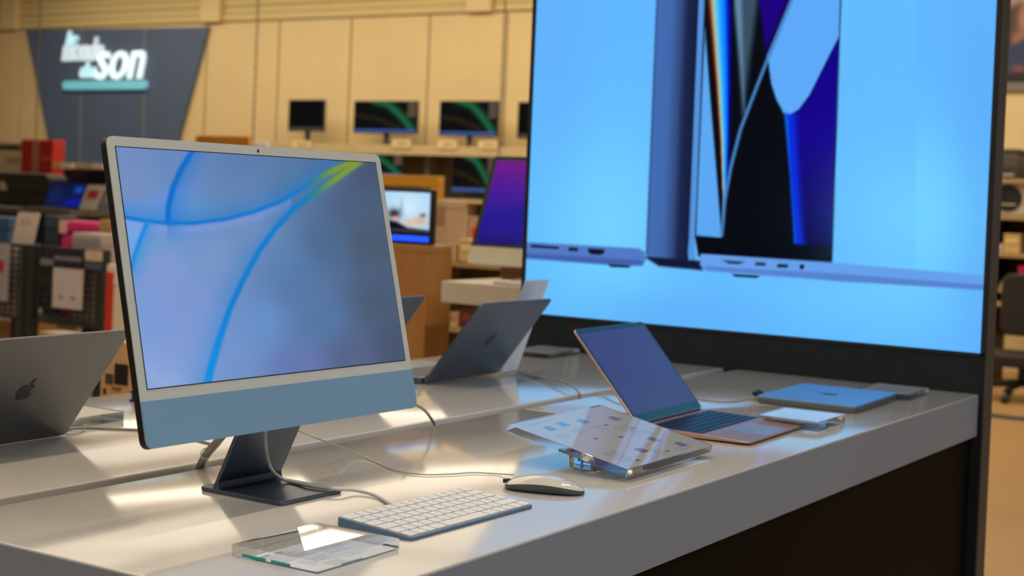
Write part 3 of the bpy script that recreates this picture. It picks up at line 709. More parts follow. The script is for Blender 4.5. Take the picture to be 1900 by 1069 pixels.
bm = BM(); lathe(bm, [(0.030, 0.0005), (0.030, 0.012), (0.026, 0.0235)], 28, Matrix.Translation((0.120, 0.125, 0))); build('foot', bm, M_ACRE, q)
def paper_plain(o, M, w, d):
    s1 = sheet(o, M, 0.004, w - 0.004, 0.004, d - 0.004, M_PAPER)
    lines(s1, M, 0.015, w*0.7, d*0.3, d*0.8, 6, M_INK, 9, fill=0.6)
def paper_grey(o, M, w, d):
    s1 = sheet(o, M, 0.004, w - 0.004, 0.004, d - 0.004, M_PAPER_D)
    lines(s1, M, 0.015, w*0.9, d*0.2, d*0.85, 7, M_INK, 10, fill=0.7)
acrylic('acrylic price block between the rose gold laptop and the closed laptop', (1.6020, 0.0590, TZ + 0.0005), 0.01, 0.146, 0.122, 0.018, paper=paper_plain, group='acrylic price signs')
acrylic('acrylic price block on the front counter in the corner against the board', (2.2100, 0.0780, TZ + 0.0005), 0.03, 0.172, 0.118, 0.014, paper=paper_grey, group='acrylic price signs')
acrylic('acrylic price block on the back counter against the foot of the board', (2.2650, 1.0120, TZ + 0.0005), 0.05, 0.190, 0.118, 0.014, paper=paper_grey, group='acrylic price signs')
acrylic('acrylic price block beside the left grey laptop', (0.585, 0.975, TZ + 0.0005), 0.02, 0.150, 0.110, 0.016, paper=paper_plain, group='acrylic price signs')
# leaning white card holder behind the dark grey laptop
hd = thing('leaflet_holder', 'leaning white sheet in a clear holder behind the dark grey laptop', 'sign holder', (1.918, 0.918, TZ), 0)
lean = Matrix.Translation((0, 0, 0.004)) @ Matrix.Rotation(math.radians(19.5), 4, 'X')
HP = [(0.034, 0), (0.034, 0.234), (-0.080, 0.234), (-0.080, 0.085), (-0.038, 0.060), (-0.034, 0)]
HM = lean @ frame_matrix((0, 0, 0), (1, 0, 0), (0, 0, 1), (0, -1, 0))
bm = BM(); prism(bm, HP, -0.0011, 0.0011, HM); build('acrylic_back', bm, M_ACRY, hd, bev=0.0004)
bm = BM(); prism(bm, [(x*0.97, y*0.985 + 0.001) for x, y in HP], 0.0013, 0.0018, HM); build('sheet', bm, M_PAPER, hd)
bm = BM(); box(bm, -0.034, 0.044, -0.03, 0.065, 0.0004, 0.0030); build('acrylic_foot', bm, M_ACRY, hd, bev=0.0004)

# ------------------------------------------------------------------ cables and sensors
def T(px, py, z=0.0022): p = at(px, py, 2, TZ + z); return p
def cable(name, label, pts, r, m=None, cat='cable'):
    bm = BM(); tube(bm, smooth_path(pts, 8), r, 8); o = build(name, bm, m or M_CABLE, None, ang=80)
    return tag(o, label, cat, 'cables on the counters')
# keyboard lead: hangs in front of the neck, lies over the stand base, then to the keyboard
kl = [at(493, 790, 1, 0.392), at(493, 815, 1, 0.392), at(496, 845, 1, 0.396), at(506, 874, 1, 0.400), T(530, 891, 0.0098), T(575, 902, 0.0095), T(625, 907.5, 0.0090), T(660, 910, 0.0052), T(695, 919, 0.0032), T(715, 930, 0.0030), T(730, 939.5, 0.006)]
cable('keyboard_cable', 'white cable running over the stand base to the keyboard', kl, 0.0024)
ml = [at(530, 778, 1, 0.52), at(538, 791, 1, 0.52), at(565, 804, 1, 0.50), at(600, 818, 1, 0.47), T(645, 834, 0.012), T(672, 845, 0.004), T(700, 859, 0.0015), T(735, 873), T(785, 880.5), T(840, 879.5), T(880, 877), T(925, 879.5), T(953, 881, 0.006)]
cable('mouse_cable', 'thin cable from the desktop computer to the mouse', ml, 0.0011, mat('pale_grey_cable', (182, 178, 170), 0.5, var=0.02))
p0 = Vector((0.425, 0.44, TZ + 0.12))
for k, off in enumerate((0, 0.0075)):
    pw = [Vector((0.470 + off, 0.455, TZ + 0.115)), at(420 + 5*k, 800, 1, 0.50), at(398 + 6*k, 821 + 3*k, 1, 0.535), at(378 + 7*k, 845 + 2*k, 1, 0.570), at(365 + 8*k, 872, 1, 0.598), at(362 + 8*k, 888, 1, 0.603), at(361 + 8*k, 902, 1, 0.604)]
    cable('power_cable', ('outer' if k == 0 else 'inner') + ' of two thick grey cables curving into the gap left of the stand', pw, 0.0036, M_CABLEG)
c = at(381, 842, 1, 0.568)
bm = BM(); tube(bm, [c + Vector((0.0085*math.cos(a), 0.004*math.sin(a), 0.006*math.sin(a) + 0.003*math.cos(a))) for a in np.linspace(0, 2*PI, 17)[:-1]], 0.0012, 6, closed=True)
tag(build('cable_tie', bm, M_CABLE), 'white cable tie around the two thick cables by the stand', 'cable tie')
cable('network_cable', 'grey cable dropping into the gap at the right corner of the desktop computer', [at(745, 742, 1, 0.50), at(772, 752, 1, 0.53), at(788, 762, 1, 0.57), at(800, 777, 1, 0.600), at(807, 790, 1, 0.606), at(809, 802, 1, 0.606)], 0.0026, M_CABLEG)
cable('charging_cable', 'grey cable from the dark grey laptop curving into the gap', [Vector((1.872, 0.935, TZ+0.008)), T(935, 687, .003), T(962, 690, .003), T(990, 698, .004), T(1015, 702, .008), T(1042, 708, .012), T(1062, 717, .013), T(1073, 727, .008), at(1076, 738, 1, 0.606), at(1077, 748, 1, 0.606)], 0.0024, M_CABLEG)
cable('charging_cable', 'grey cable leading from the left grey laptop towards the desktop computer', [Vector((0.548, 0.938, TZ+0.007)), T(134, 795), T(165, 794), T(210, 796), T(255, 798), T(300, 803), T(345, 812), T(400, 826)], 0.0020, M_CABLEG)
cable('security_cable', 'thin looped cable at the hinge corner of the left grey laptop', [T(117, 803, .005), T(128, 807), T(146, 804), T(157, 795), T(152, 789), T(138, 789), T(124, 792, .004)], 0.0009, M_CABLEG)
cable('charging_cable', 'thin cable from the closed sky blue laptop behind the rose gold laptop', [T(1404, 738, .006), T(1385, 741), T(1360, 745), T(1330, 745), T(1300, 741), T(1270, 736), T(1235, 733), T(1200, 733)], 0.0017, M_CABLEG)
cable('charging_cable', 'thin dark cable from the gap towards the back of the rose gold laptop', [at(1104, 738, 1, 0.604), at(1106, 731, 1, 0.600), T(1112, 731.5, .004), T(1124, 738), T(1140, 746), T(1152, 750), T(1172, 755)], 0.0011, M_CABLEG)
sn = thing('security_sensor', 'small chrome security sensor on the hinge corner of the left grey laptop', 'sensor', T(110, 800, 0.0))
bm = BM(); cyl(bm, 0, 0, 0.001, 0.014, 0.0055, 14); build('body', bm, M_CHROME, sn, bev=0.001)
bm = BM(); cyl(bm, 0, 0, 0.014, 0.017, 0.0035, 14); build('cap', bm, M_DARK, sn)
sn = thing('security_sensor', 'small security clip at the left corner of the closed sky blue laptop', 'sensor', T(1407, 742, 0.0))
bm = BM(); box(bm, -0.014, 0.016, -0.010, 0.008, 0.001, 0.008); build('plug', bm, M_CABLE, sn, bev=0.002)
bm = BM(); box(bm, -0.018, 0.012, -0.006, 0.008, 0.010, 0.0185); build('clip', bm, M_DARK, sn, bev=0.002)
bm = BM(); cyl(bm, 0.010, 0.004, 0.0185, 0.022, 0.005, 12); build('cap', bm, M_CHROME, sn)

# ------------------------------------------------------------------ background of the store
def pb(px0, py0, px1, py1, X):
    mx, my = (px0+px1)/2, (py0+py1)/2
    return at(px1, my, 0, X).y, at(px0, my, 0, X).y, at(mx, py1, 0, X).z, at(mx, py0, 0, X).z
CM = {}
def cm(rgb, rough=0.55, metal=0.0):
    k = (rgb, rough, metal)
    if k not in CM: CM[k] = mat('paint_%d_%d_%d_%d' % (*rgb, int(rough*100)), rgb, rough, metal=metal, var=0.05, scale=12)
    return CM[k]
def carton(name, label, cat, b, X, depth, rgb, panels=(), bev=0.006, floor=False, group=None, lid=True):
    """box-shaped product: body, a lid with its own seam and printed front panels"""
    y0, y1, z0, z1 = b
    if floor: z0 = 0.0
    o = thing(name, label, cat, (X, (y0+y1)/2, z0), 0, group); w = (y1-y0)/2; h = z1-z0
    zl = h*0.86 if lid else h
    bm = BM(); box(bm, 0, depth, -w, w, 0, zl); build('body', bm, cm(rgb), o, bev=min(bev, w*0.2, h*0.1))
    if lid:
        bm = BM(); box(bm, -0.003, depth + 0.003, -w - 0.003, w + 0.003, zl + 0.001, h); build('lid', bm, cm(rgb), o, bev=min(bev, h*0.05))
    for (fx0, fy0, fx1, fy1, c, nm) in panels:
        bm = BM(); box(bm, -0.006, -0.001, w - 2*w*fx1, w - 2*w*fx0, h*(1-fy1), h*(1-fy0)); build(nm, bm, cm(c), o)
    return o
def monitor(label, b, X, art, group='monitors on the wall shelf', stand=0.08, drop=None, feet=None):
    y0, y1, z0, z1 = b; yc = (y0+y1)/2; w = y1-y0; h = z1-z0; zs = z0 - stand
    o = thing('computer_monitor', label, 'monitor', (X, yc, zs), 0, group)
    bm = BM(); box(bm, 0, 0.035, -w/2, w/2, stand, stand + h); build('housing', bm, M_DARK, o, bev=0.006)
    picture('screen', FACE_X(-0.002, w/2 - 0.012, stand + 0.012), w - 0.024, h - 0.024, 56, 34, art, M_SCREEN, o)
    bm = BM(); box(bm, 0.03, 0.055, -0.03, 0.03, 0.01, stand + h*0.4); build('stand_neck', bm, cm((60, 60, 62)), o, bev=0.004)
    bm = BM(); prism(bm, rrect(-0.09, 0.11, -0.13, 0.13, 0.03), 0, 0.012); build('stand_base', bm, cm((70, 70, 72)), o, bev=0.003)
    return o
def art_green(u, v, wco):
    A = Art(u*1.7, v, (5, 7, 10))
    d, t, s = line_sd([(0.55, 1.05), (0.95, 0.92), (1.25, 0.62), (1.5, 0.30), (1.68, -0.02)], u*1.7, v)
    A.mix(0.9*np.exp(-((d)/0.13)**2), (16, 96, 52)); A.mix(0.45*np.exp(-((d*s + 0.05)/0.05)**2), (50, 130, 90))
    d, t, s = line_sd([(0.1, 0.55), (0.6, 0.45), (1.2, 0.2)], u*1.7, v); A.mix(0.5*np.exp(-(d/0.08)**2), (70, 52, 20))
    A.mix((v < 0.1)*1.0, (60, 84, 140)); A.mix(((u > 0.86) & (v > 0.5))*0.7, (120, 100, 80))
    return A.c
def art_black(u, v, wco):
    A = Art(u, v, (4, 5, 6)); A.mix((v < 0.1)*1.0, (70, 66, 56)); return A.c
# wall shelf carrying monitors
XS = 11.7
b = pb(500, 266, 1010, 284, XS)
sh = thing('wall_shelf', 'cream wall shelf carrying a row of monitors', 'shelf', (XS, 0, 0))
bm = BM(); box(bm, 0, XW - XS - 0.01, b[0], b[1], b[2], b[2] + 0.05); build('shelf_board', bm, cm((206, 184, 138)), sh, bev=0.004)
bm = BM(); box(bm, -0.012, 0, b[0], b[1], b[2] - 0.02, b[3] - 0.02); build('price_rail', bm, cm((196, 176, 130)), sh, bev=0.003)
SZ = b[2] + 0.05
for py, lab, bx_, art in ((0, 'small square black monitor leftmost on the wall shelf', (535, 185, 601, 244), art_black), (0, 'wide monitor with green swirl second on the wall shelf', (656, 187, 774, 248), art_green),
                          (0, 'monitor with green swirl third on the wall shelf', (815, 187, 923, 253), art_green), (0, 'dark monitor on the wall shelf cut off by the blue board', (960, 189, 1040, 258), art_black)):
    bb = pb(*bx_, XS + 0.2); monitor(lab, bb, XS + 0.2, art, stand=max(0.05, bb[2] - SZ))
for k, (px, py) in enumerate(((560, 270), (745, 268), (830, 270), (905, 270))):
    bb = pb(px - 17, py - 9, px + 17, py + 6, XS - 0.02)
    o = thing('price_card', 'pale price card on the wall shelf, ' + ('below the square black monitor', 'below the second monitor', 'left of the third monitor stand', 'right of the third monitor stand')[k], 'price card', (XS - 0.02, (bb[0]+bb[1])/2, bb[2]), 0, 'price cards on the wall shelf')
    w = (bb[1]-bb[0])/2; bm = BM(); box(bm, -0.004, 0.0, -w, w, 0, bb[3]-bb[2]); build('card', bm, cm((226, 206, 150)), o)
    bm = BM(); box(bm, -0.006, -0.004, -w*0.7, w*0.5, (bb[3]-bb[2])*0.4, (bb[3]-bb[2])*0.6); build('print', bm, cm((150, 128, 84)), o)
# shelving below it
XG = 11.85
g = thing('shelving_unit', 'dim olive shelving unit below the wall shelf', 'shelving', (XG, 0, 0))
b = pb(480, 288, 1040, 470, XG); bm = BM(); box(bm, 0.2, 0.24, b[0], b[1], 0, b[3]); build('back_panel', bm, cm((96, 86, 66)), g)
for py in (366, 452, 540, 620):
    p = at(760, py, 0, XG - 0.25); bm = BM(); box(bm, -0.25, 0.2, b[0], b[1], p.z - 0.035, p.z); build('shelf_board', bm, cm((188, 166, 124)), g, bev=0.004)
for py in (492, 790, 1035):
    y = at(py, 400, 0, XG).y; bm = BM(); box(bm, -0.02, 0.2, y - 0.02, y + 0.02, 0, b[3]); build('upright', bm, cm((110, 98, 76)), g)
z366 = at(760, 366, 0, XG - 0.25).z
bb = pb(640, 284, 747, 327, XG - 0.15); monitor('lower monitor with green swirl just right of the desktop computer corner', bb, XG - 0.15, art_green, 'monitors on the lower shelf', stand=max(0.05, bb[2] - z366))
bb = pb(838, 288, 917, 358, XG - 0.15); monitor('lower monitor with green swirl beside the purple computer', bb, XG - 0.15, art_green, 'monitors on the lower shelf', stand=max(0.03, bb[2] - z366))
z452 = at(760, 452, 0, XG - 0.25).z
def prod(name, label, cat, bx_, X, d, rgb, panels=(), zfix=None, **k):
    bb = list(pb(*bx_, X))
    if zfix is not None: bb[2] = zfix
    return carton(name, label, cat, bb, X, d, rgb, panels, **k)
prod('product_box', 'cream product box with brown picture on the shelf under the wall monitors', 'box', (812, 384, 840, 452), XG - 0.2, 0.2, (206, 178, 142), ((.15, .2, .85, .6, (150, 112, 84), 'picture'),), z452, group='boxes on the lower shelf')
prod('product_box', 'pale box with dark spot on the lower shelf', 'box', (844, 374, 864, 450), XG - 0.2, 0.2, (214, 192, 160), ((.55, .45, .8, .7, (50, 40, 34), 'picture'),), z452, group='boxes on the lower shelf')
prod('product_box', 'low brown box with red corner on the lower shelf', 'box', (868, 402, 892, 452), XG - 0.2, 0.2, (172, 140, 110), ((.3, .35, 1, .65, (190, 50, 34), 'picture'),), z452, group='boxes on the lower shelf')

# orange header and small white card behind the desktop computer
prod('header_sign', 'orange header strip above the desktop computer', 'sign', (362, 252, 462, 300), 9.4, 0.04, (206, 140, 40), ((0.02, 0.05, 0.98, 0.5, (212, 148, 48), 'front_panel'),), floor=True, lid=False)
prod('price_card', 'small white card above the webcam of the desktop computer', 'price card', (470, 264, 494, 300), 7.5, 0.03, (226, 228, 236), ((.1, .1, .9, .3, (236, 238, 245), 'print'),), floor=True, lid=False)

# wooden pedestal with a glowing small screen
XP = 3.6
y0, y1, z0, z1 = pb(690, 453, 790, 660, XP)
pd = thing('display_pedestal', 'tall wooden pedestal under the small glowing screen', 'pedestal', (XP, y0, 0))
bm = BM(); box(bm, 0, 0.17, 0, y1-y0, 0, z1 - 0.03); build('body', bm, mat('beech_wood', (178, 126, 68), 0.45, var=0.08, scale=4, stretch=(1, 6, 0.6)), pd, bev=0.003)
bm = BM(); box(bm, 0.0, 0.17, 0, y1-y0, z1 - 0.0295, z1); build('top', bm, MATS['beech_wood'], pd, bev=0.003)
y0, y1, w0, w1 = pb(694, 350, 802, 458, XP + 0.03)
tb = thing('tablet_display', 'small glowing screen with light strip on the wooden pedestal', 'screen', (XP + 0.03, y0, z1 + 0.001))
tw, th = y1-y0, w1 - z1 - 0.001
bm = BM(); box(bm, 0, 0.03, 0, tw, 0, th); build('housing', bm, M_DARK, tb, bev=0.004)
def art_tablet(u, v, wco):
    A = Art(u, v, (176, 216, 244))
    A.blob(0.6, 0.6, 0.3, 0.4, (206, 234, 252)); A.poly([(0.44, .5), (.46, .85), (.48, .85), (.5, .5)], (140, 184, 214), .02)
    A.blob(0.84, 0.28, 0.12, 0.13, (214, 176, 150)); A.blob(0.62, 0.2, 0.13, 0.12, (226, 186, 160)); A.blob(0.88, 0.42, 0.05, 0.05, (96, 82, 78))
    A.blob(0.34, 0.42, 0.12, 0.13, (20, 20, 24)); A.blob(0.36, 0.3, 0.06, 0.08, (230, 170, 150))
    A.poly([(0, 0), (0, .3), (.4, .22), (.6, .08), (1, .04), (1, 0)], (14, 14, 20), .03)
    return A.c
picture('screen', FACE_X(-0.001, tw - 0.012, th*0.24), tw - 0.024, th*0.70, 60, 44, art_tablet, M_SCREEN, tb)
bm = BM(); box(bm, -0.004, 0.0, 0.012, tw - 0.02, 0.012, th*0.15); build('light_strip', bm, mat('blue_light_strip', (20, 70, 255), 0.4, emit=1.6, var=0.02), tb, bev=0.002)
# yellow portal frame behind it
yf = thing('portal_frame', 'yellow square frame behind the small glowing screen', 'frame', (6.9, 0, 0))
y0, y1, z0, z1 = pb(640, 324, 812, 345, 6.9); m_y = cm((204, 146, 40))
bm = BM(); box(bm, 0, 0.08, y0, y1, z0, z1); build('top_bar', bm, m_y, yf, bev=0.004)
bm = BM(); box(bm, 0, 0.08, y0, y0 + 0.055, 0, z0); build('post', bm, m_y, yf, bev=0.004)
bm = BM(); box(bm, 0, 0.08, y1 - 0.055, y1, 0, z0); build('post', bm, m_y, yf, bev=0.004)

# white counter with the purple-screened computer
XC = 3.55
y0, y1, z0, z1 = pb(817, 535, 1180, 577, XC)
wc = thing('side_counter', 'white counter holding the purple-screened computer behind the board', 'counter', (XC, 0, 0))
bm = BM(); box(bm, 0, 0.46, y0, y1, z0, z1); build('counter_top', bm, cm((206, 198, 178), 0.35), wc, bev=0.004)
bm = BM(); box(bm, 0.2, 0.44, y0, y1 - 0.06, 0, z0); build('base_panel', bm, cm((84, 70, 44)), wc)
pc = thing('desktop_computer', 'all-in-one computer with purple and blue screen half hidden by the board', 'computer', (0, 0, 0))
p = at(884, 451, 0, XC + 0.14); tlt = math.radians(22)
eu = Vector((math.sin(tlt), 0, math.cos(tlt))); exr = Vector((0, -1, 0)); h_ = 0.336; wv = 0.597
MP = frame_matrix(Vector(p) + exr*wv/2, exr, eu, exr.cross(eu))
def art_purple(u, v, wco):
    A = Art(u, v, (24, 6, 150)); 
    A.mix(np.clip((v - 0.25)/0.8, 0, 1), (112, 0, 140)); A.mix(0.9*np.clip((u + v*1.2 - 1.05)*1.1, 0, 0.8), (128, 4, 110))
    A.poly([(-.1, -.1), (-.1, .35), (.4, .5), (1.1, .2), (1.1, -.1)], (20, 4, 140), 0.06, 0.9); A.mix(0.6*np.exp(-(v/0.12)**2), (14, 4, 80))
    return A.c
make_allinone(pc, MP, wv, h_, 0.020, 0.018, 0.012, 0.068, 0.02, M_IBODY, cm((200, 192, 166)), cm((190, 188, 180)), art_purple, M_SCREEN, 60, 40)
fz = z1; cb = MP @ Vector((0, -0.080, -0.02))
bm = BM(); box(bm, cb.x + 0.05, cb.x + 0.058, cb.y - 0.09, cb.y + 0.09, fz + 0.004, cb.z + 0.075); build('stand_neck', bm, cm((184, 180, 168)), pc, bev=0.002)
bm = BM(); box(bm, cb.x - 0.10, cb.x + 0.07, cb.y - 0.1, cb.y + 0.1, fz + 0.0005, fz + 0.007); build('stand_base', bm, cm((184, 180, 168)), pc, bev=0.002)
# pale box with a dark patch lying on that counter
c1 = at(918, 552, 0, XC + 0.02); 
o = thing('price_block', 'pale flat price block with dark patch on the side counter', 'price block', (XC + 0.02, c1.y - 0.06, fz + 0.0005), 0.12)
bm = BM(); prism(bm, [(0, -0.06), (0.24, -0.06), (0.24, 0.065), (0, 0.065)], 0, 0.012); build('block', bm, cm((206, 196, 190)), o, bev=0.002)
bm = BM(); box(bm, 0.10, 0.19, -0.005, 0.045, 0.012, 0.0135); build('dark_patch', bm, cm((70, 66, 56)), o)
# shelf clutter below and beside that counter
XL = 6.4
lo = thing('low_shelving', 'low brown shelving behind the white side counter', 'shelving', (XL, 0, 0))
y0, y1, z0, z1 = pb(800, 486, 1060, 640, XL)
bm = BM(); box(bm, 0.3, 0.33, y0, y1, 0, z1); build('back_panel', bm, cm((84, 72, 42)), lo)
for py in (608, 486):
    zz = at(850, py, 0, XL).z; bm = BM(); box(bm, 0, 0.3, y0, y1, zz - 0.03, zz); build('shelf_board', bm, cm((170, 142, 96)), lo, bev=0.003)
ya = at(800, 500, 0, XL).y; bm = BM(); box(bm, 0, 0.33, ya, ya + 0.03, 0, z1); build('side_panel', bm, cm((120, 98, 60)), lo)
zz = at(850, 608, 0, XL).z
prod('product_box', 'dark red box low down between pedestal and laptop', 'box', (852, 574, 878, 608), XL + 0.02, 0.18, (92, 40, 32), ((.2, .2, .8, .6, (120, 60, 44), 'picture'),), zz, group='boxes on the low shelving')
prod('product_box', 'cream box low down beside the pedestal', 'box', (835, 580, 849, 608), XL + 0.02, 0.18, (214, 184, 140), ((.2, .2, .8, .6, (170, 130, 90), 'picture'),), zz, group='boxes on the low shelving')
zz = at(850, 486, 0, XL).z
prod('product_box', 'round-cornered cream box at the pedestal top edge', 'box', (850, 444, 880, 486), XL + 0.02, 0.2, (216, 186, 130), ((.2, .2, .8, .5, (236, 206, 150), 'picture'),), zz, bev=0.02, group='boxes on the low shelving')
prod('product_box', 'tall pale box right of the small glowing screen', 'box', (803, 372, 829, 486), XL + 0.02, 0.2, (190, 162, 130), ((.2, .1, .8, .4, (160, 128, 100), 'picture'),), zz, group='boxes on the low shelving')
prod('product_box', 'small pale box touching the pedestal top edge', 'box', (831, 452, 846, 486), XL + 0.02, 0.2, (206, 176, 134), ((.2, .2, .8, .5, (224, 196, 150), 'picture'),), zz, group='boxes on the low shelving')
prod('wooden_crate', 'reddish wooden crate under the purple-screened computer', 'crate', (928, 488, 1010, 530), XC + 0.36, 0.09, (112, 72, 40), ((0.02, .08, .98, .3, (124, 80, 46), 'slat'), (0.02, .38, .98, .6, (118, 76, 42), 'slat'), (0.02, .68, .98, .92, (124, 80, 46), 'slat')), fz + 0.0005, lid=False)

# hanging chains
def chain(label, px, py, X):
    p = at(px, py, 0, X); bm = BM(); z = p.z; k = 0
    while z < 4.06:
        c = Vector((p.x, p.y, z)); hv = Vector((1, 1, 0)).normalized() if k % 2 else Vector((1, -1, 0)).normalized()
        tube(bm, [c + hv*0.010*math.cos(a) + Vector((0, 0, 0.020*math.sin(a))) for a in np.linspace(0, 2*PI, 9)[:-1]], 0.0032, 5, closed=True)
        z += 0.031; k += 1
    o = build('hanging_chain', bm, cm((120, 108, 84), 0.5, 0.3), None, ang=80); tag(o, label, 'chain', 'chains hanging from the ceiling')
chain('metal chain hanging in front of the navy wall sign', 66, 262, 8.0)
chain('metal chain hanging above the desktop computer webcam', 469, 268, 7.52)
chain('metal chain hanging beside the blue board', 926, 288, 8.0)

# ------------------------------------------------------------------ left background: shelves, bins and boxes
XK = 8.6
y0, y1, z0, z1 = pb(-60, 318, 225, 420, XK)
gd = thing('gondola', 'dark blue gondola shelving left of the desktop computer', 'shelving', (XK, 0, 0))
bm = BM(); box(bm, 0.3, 0.34, y0, y1, 0, at(150, 304, 0, XK + 0.3).z); build('back_panel', bm, cm((38, 52, 68)), gd)
for py in (302, 388, 520, 622):
    yh = at(97, 302, 0, XK - 0.2).y if py == 302 else y1
    zz = at(120, py, 0, XK - 0.2).z; bm = BM(); box(bm, -0.6 if py == 388 else -0.2, 0.32, y0, yh, zz - 0.05, zz); build('shelf_board', bm, cm((206, 186, 140) if py == 302 else (84, 76, 62)), gd, bev=0.004)
Z302 = at(120, 302, 0, XK - 0.2).z; Z388 = at(120, 388, 0, XK - 0.2).z
for k, px in enumerate((124, 182)):
    bb = pb(px - 11, 303, px + 11, 313, XK - 0.215); bm = BM(); box(bm, -0.218, -0.203, bb[0], bb[1], bb[2], bb[3]); build('price_tag', bm, cm((232, 222, 204)), gd)
prod('product_box', 'cream box with dark stripe at the left picture edge', 'box', (-30, 262, 37, 388), XK + 0.12, 0.15, (214, 194, 150), ((0, .06, 1, .13, (54, 50, 44), 'stripe'), (.62, .26, .98, .34, (176, 156, 112), 'print')), Z388 + 0.0005, group='boxes on the gondola')
prod('product_box', 'tall red box with pale vertical stripe on the gondola', 'box', (38, 259, 96, 388), XK + 0.12, 0.15, (186, 40, 16), ((.36, .02, .58, .98, (190, 120, 100), 'stripe'), (.66, .25, .95, .31, (206, 90, 66), 'print')), Z388 + 0.0005, group='boxes on the gondola')
# dark bag with pale emblem
bb = pb(-40, 320, 88, 386, XK - 0.18)
bg = thing('carrying_case', 'large dark brown rounded case with pale emblem at the left picture edge', 'case', (XK - 0.16, (bb[0]+bb[1])/2, Z388 + 0.0005))
w = (bb[1]-bb[0])/2; h = bb[3] - Z388
bm = BM(); prism(bm, rrect(-w, w, 0, h, h*0.32, 6), -0.24, 0, FACE_X(0, 0, 0)); build('shell', bm, cm((52, 46, 32)), bg, bev=0.02)
bm = BM(); tube(bm, [(-0.002, -w*0.98, h*0.45), (-0.002, 0, h*0.43), (-0.002, w*0.98, h*0.45)], 0.008, 6); build('zip', bm, cm((40, 36, 28)), bg)
ye = at(6, 348, 0, XK - 0.16).y - (bb[0]+bb[1])/2
bm = BM(); prism(bm, [(-0.045, 0.0), (0.055, 0.0), (0.05, 0.05), (0.02, 0.08), (-0.01, 0.1), (-0.05, 0.06)], 0, 0.004, FACE_X(-0.002, ye, h*0.42)); build('emblem', bm, cm((208, 190, 160)), bg)
# tilted navy screen and leaflets on the gondola
nv = thing('laptop', 'tilted navy blue laptop screen on the gondola above the wire bins', 'laptop', (XK - 0.3, at(116, 376, 0, XK - 0.3).y, Z388 + 0.0005))
w = (pb(80, 350, 152, 402, XK - 0.3)[1] - pb(80, 350, 152, 402, XK - 0.3)[0])/2; h = (at(116, 346, 0, XK - 0.3).z - Z388)*1.15
shx = 0.20
eu = Vector((0.25, -0.10, 1)).normalized(); MN = frame_matrix((0, w, 0.01), (0, -1, 0), eu, Vector((0, -1, 0)).cross(eu))
bm = BM(); box(bm, 0, 2*w, 0, h*1.02, -0.012, 0, MN); build('lid', bm, M_DARK, nv, bev=0.003)
def art_navy(u, v, wco):
    A = Art(u, v, (14, 20, 60)); A.blob(.8, .75, .12, .14, (20, 80, 190)); A.blob(.75, .2, .3, .2, (14, 30, 150)); A.blob(.2, .5, .2, .4, (22, 34, 80)); return A.c
picture('screen', MN @ Matrix.Translation((0.01, 0.01, 0.001)), 2*w - 0.02, h*1.02 - 0.02, 40, 30, art_navy, M_SCREEN, nv)
bm = BM(); box(bm, -0.24, -0.005, -w, w, 0, 0.016); build('base', bm, M_DARK, nv, bev=0.003)
def leaning_card(name, label, bx_, X, rgb, panels, slant, zbase=None, group=None, back=0.2):
    y0, y1, z0, z1 = pb(*bx_, X)
    if zbase is not None: z0 = zbase
    o = thing(name, label, 'card', (X, y1, z0 + 0.006), 0, group); w, h = y1-y0, z1-z0
    eu = Vector((back, -slant, 1)); n = Vector((0, -1, 0)).cross(eu.normalized()); Mx = frame_matrix((0, 0, 0), (0, -1, 0), eu, n)
    bm = BM(); prism(bm, rrect(0, w, 0, h, min(w, h)*0.08, 3), -0.012, 0, Mx); build('card', bm, cm(rgb), o)
    for fx0, fy0, fx1, fy1, c, nm in panels:
        bm = BM(); box(bm, w*fx0, w*fx1, h*(1-fy1), h*(1-fy0), 0.0005, 0.003, Mx); build(nm, bm, cm(c), o)
    return o
leaning_card('price_card', 'white slanted card with red square beside the navy screen', (146, 344, 176, 404), XK - 0.34, (206, 198, 188), ((.2, .22, .85, .55, (186, 60, 48), 'red_square'),), 0.30, Z388, 'slanted cards on the gondola')
leaning_card('price_card', 'blue-grey slanted card with yellow patch beside the desktop computer edge', (180, 336, 206, 404), XK - 0.34, (120, 128, 160), ((.3, .5, .8, .72, (190, 160, 100), 'yellow_patch'), (.05, .02, .6, .3, (196, 194, 190), 'heading')), 0.25, Z388, 'slanted cards on the gondola')

# wire bins
XBN = 5.2
def zz_(px, py): return at(px, py, 0, XBN).z
wb = thing('wire_bin', 'black wire bin with price board left of the desktop computer', 'bin', (XBN, 0, 0), 0, 'black wire bins')
ya, yb_ = at(60, 550, 0, XBN).y, at(190, 550, 0, XBN).y
m_w = cm((40, 44, 42), 0.5)
for y in (ya, yb_):
    bm = BM(); box(bm, -0.03, 0.03, y - 0.03, y + 0.03, 0, zz_(120, 458)); build('post', bm, m_w, wb, bev=0.004)
for y in (ya, yb_):
    bm = BM(); box(bm, 0.5, 0.56, y - 0.03, y + 0.03, 0, zz_(120, 458)); build('post', bm, m_w, wb, bev=0.004)
ztop, zbot = zz_(120, 462), zz_(120, 600)
nx_, nz_ = 12, 11
for k in range(nz_ + 1):
    z = zbot + (ztop-zbot)*k/nz_; bm = BM(); tube(bm, [(0, ya, z), (0, yb_, z)], 0.006 if k % nz_ else 0.012, 6); build('wire', bm, m_w, wb)
for k in range(1, nx_):
    y = ya + (yb_-ya)*k/nx_; bm = BM(); tube(bm, [(0, y, zbot), (0, y, ztop)], 0.006, 6); build('wire', bm, m_w, wb)
bm = BM(); box(bm, 0.0, 0.53, yb_, ya, zbot - 0.01, zbot + 0.005); build('floor_panel', bm, cm((54, 52, 44)), wb)
bm = BM(); box(bm, 0.52, 0.53, yb_, ya, zbot, ztop); build('rear_panel', bm, cm((48, 50, 46)), wb)
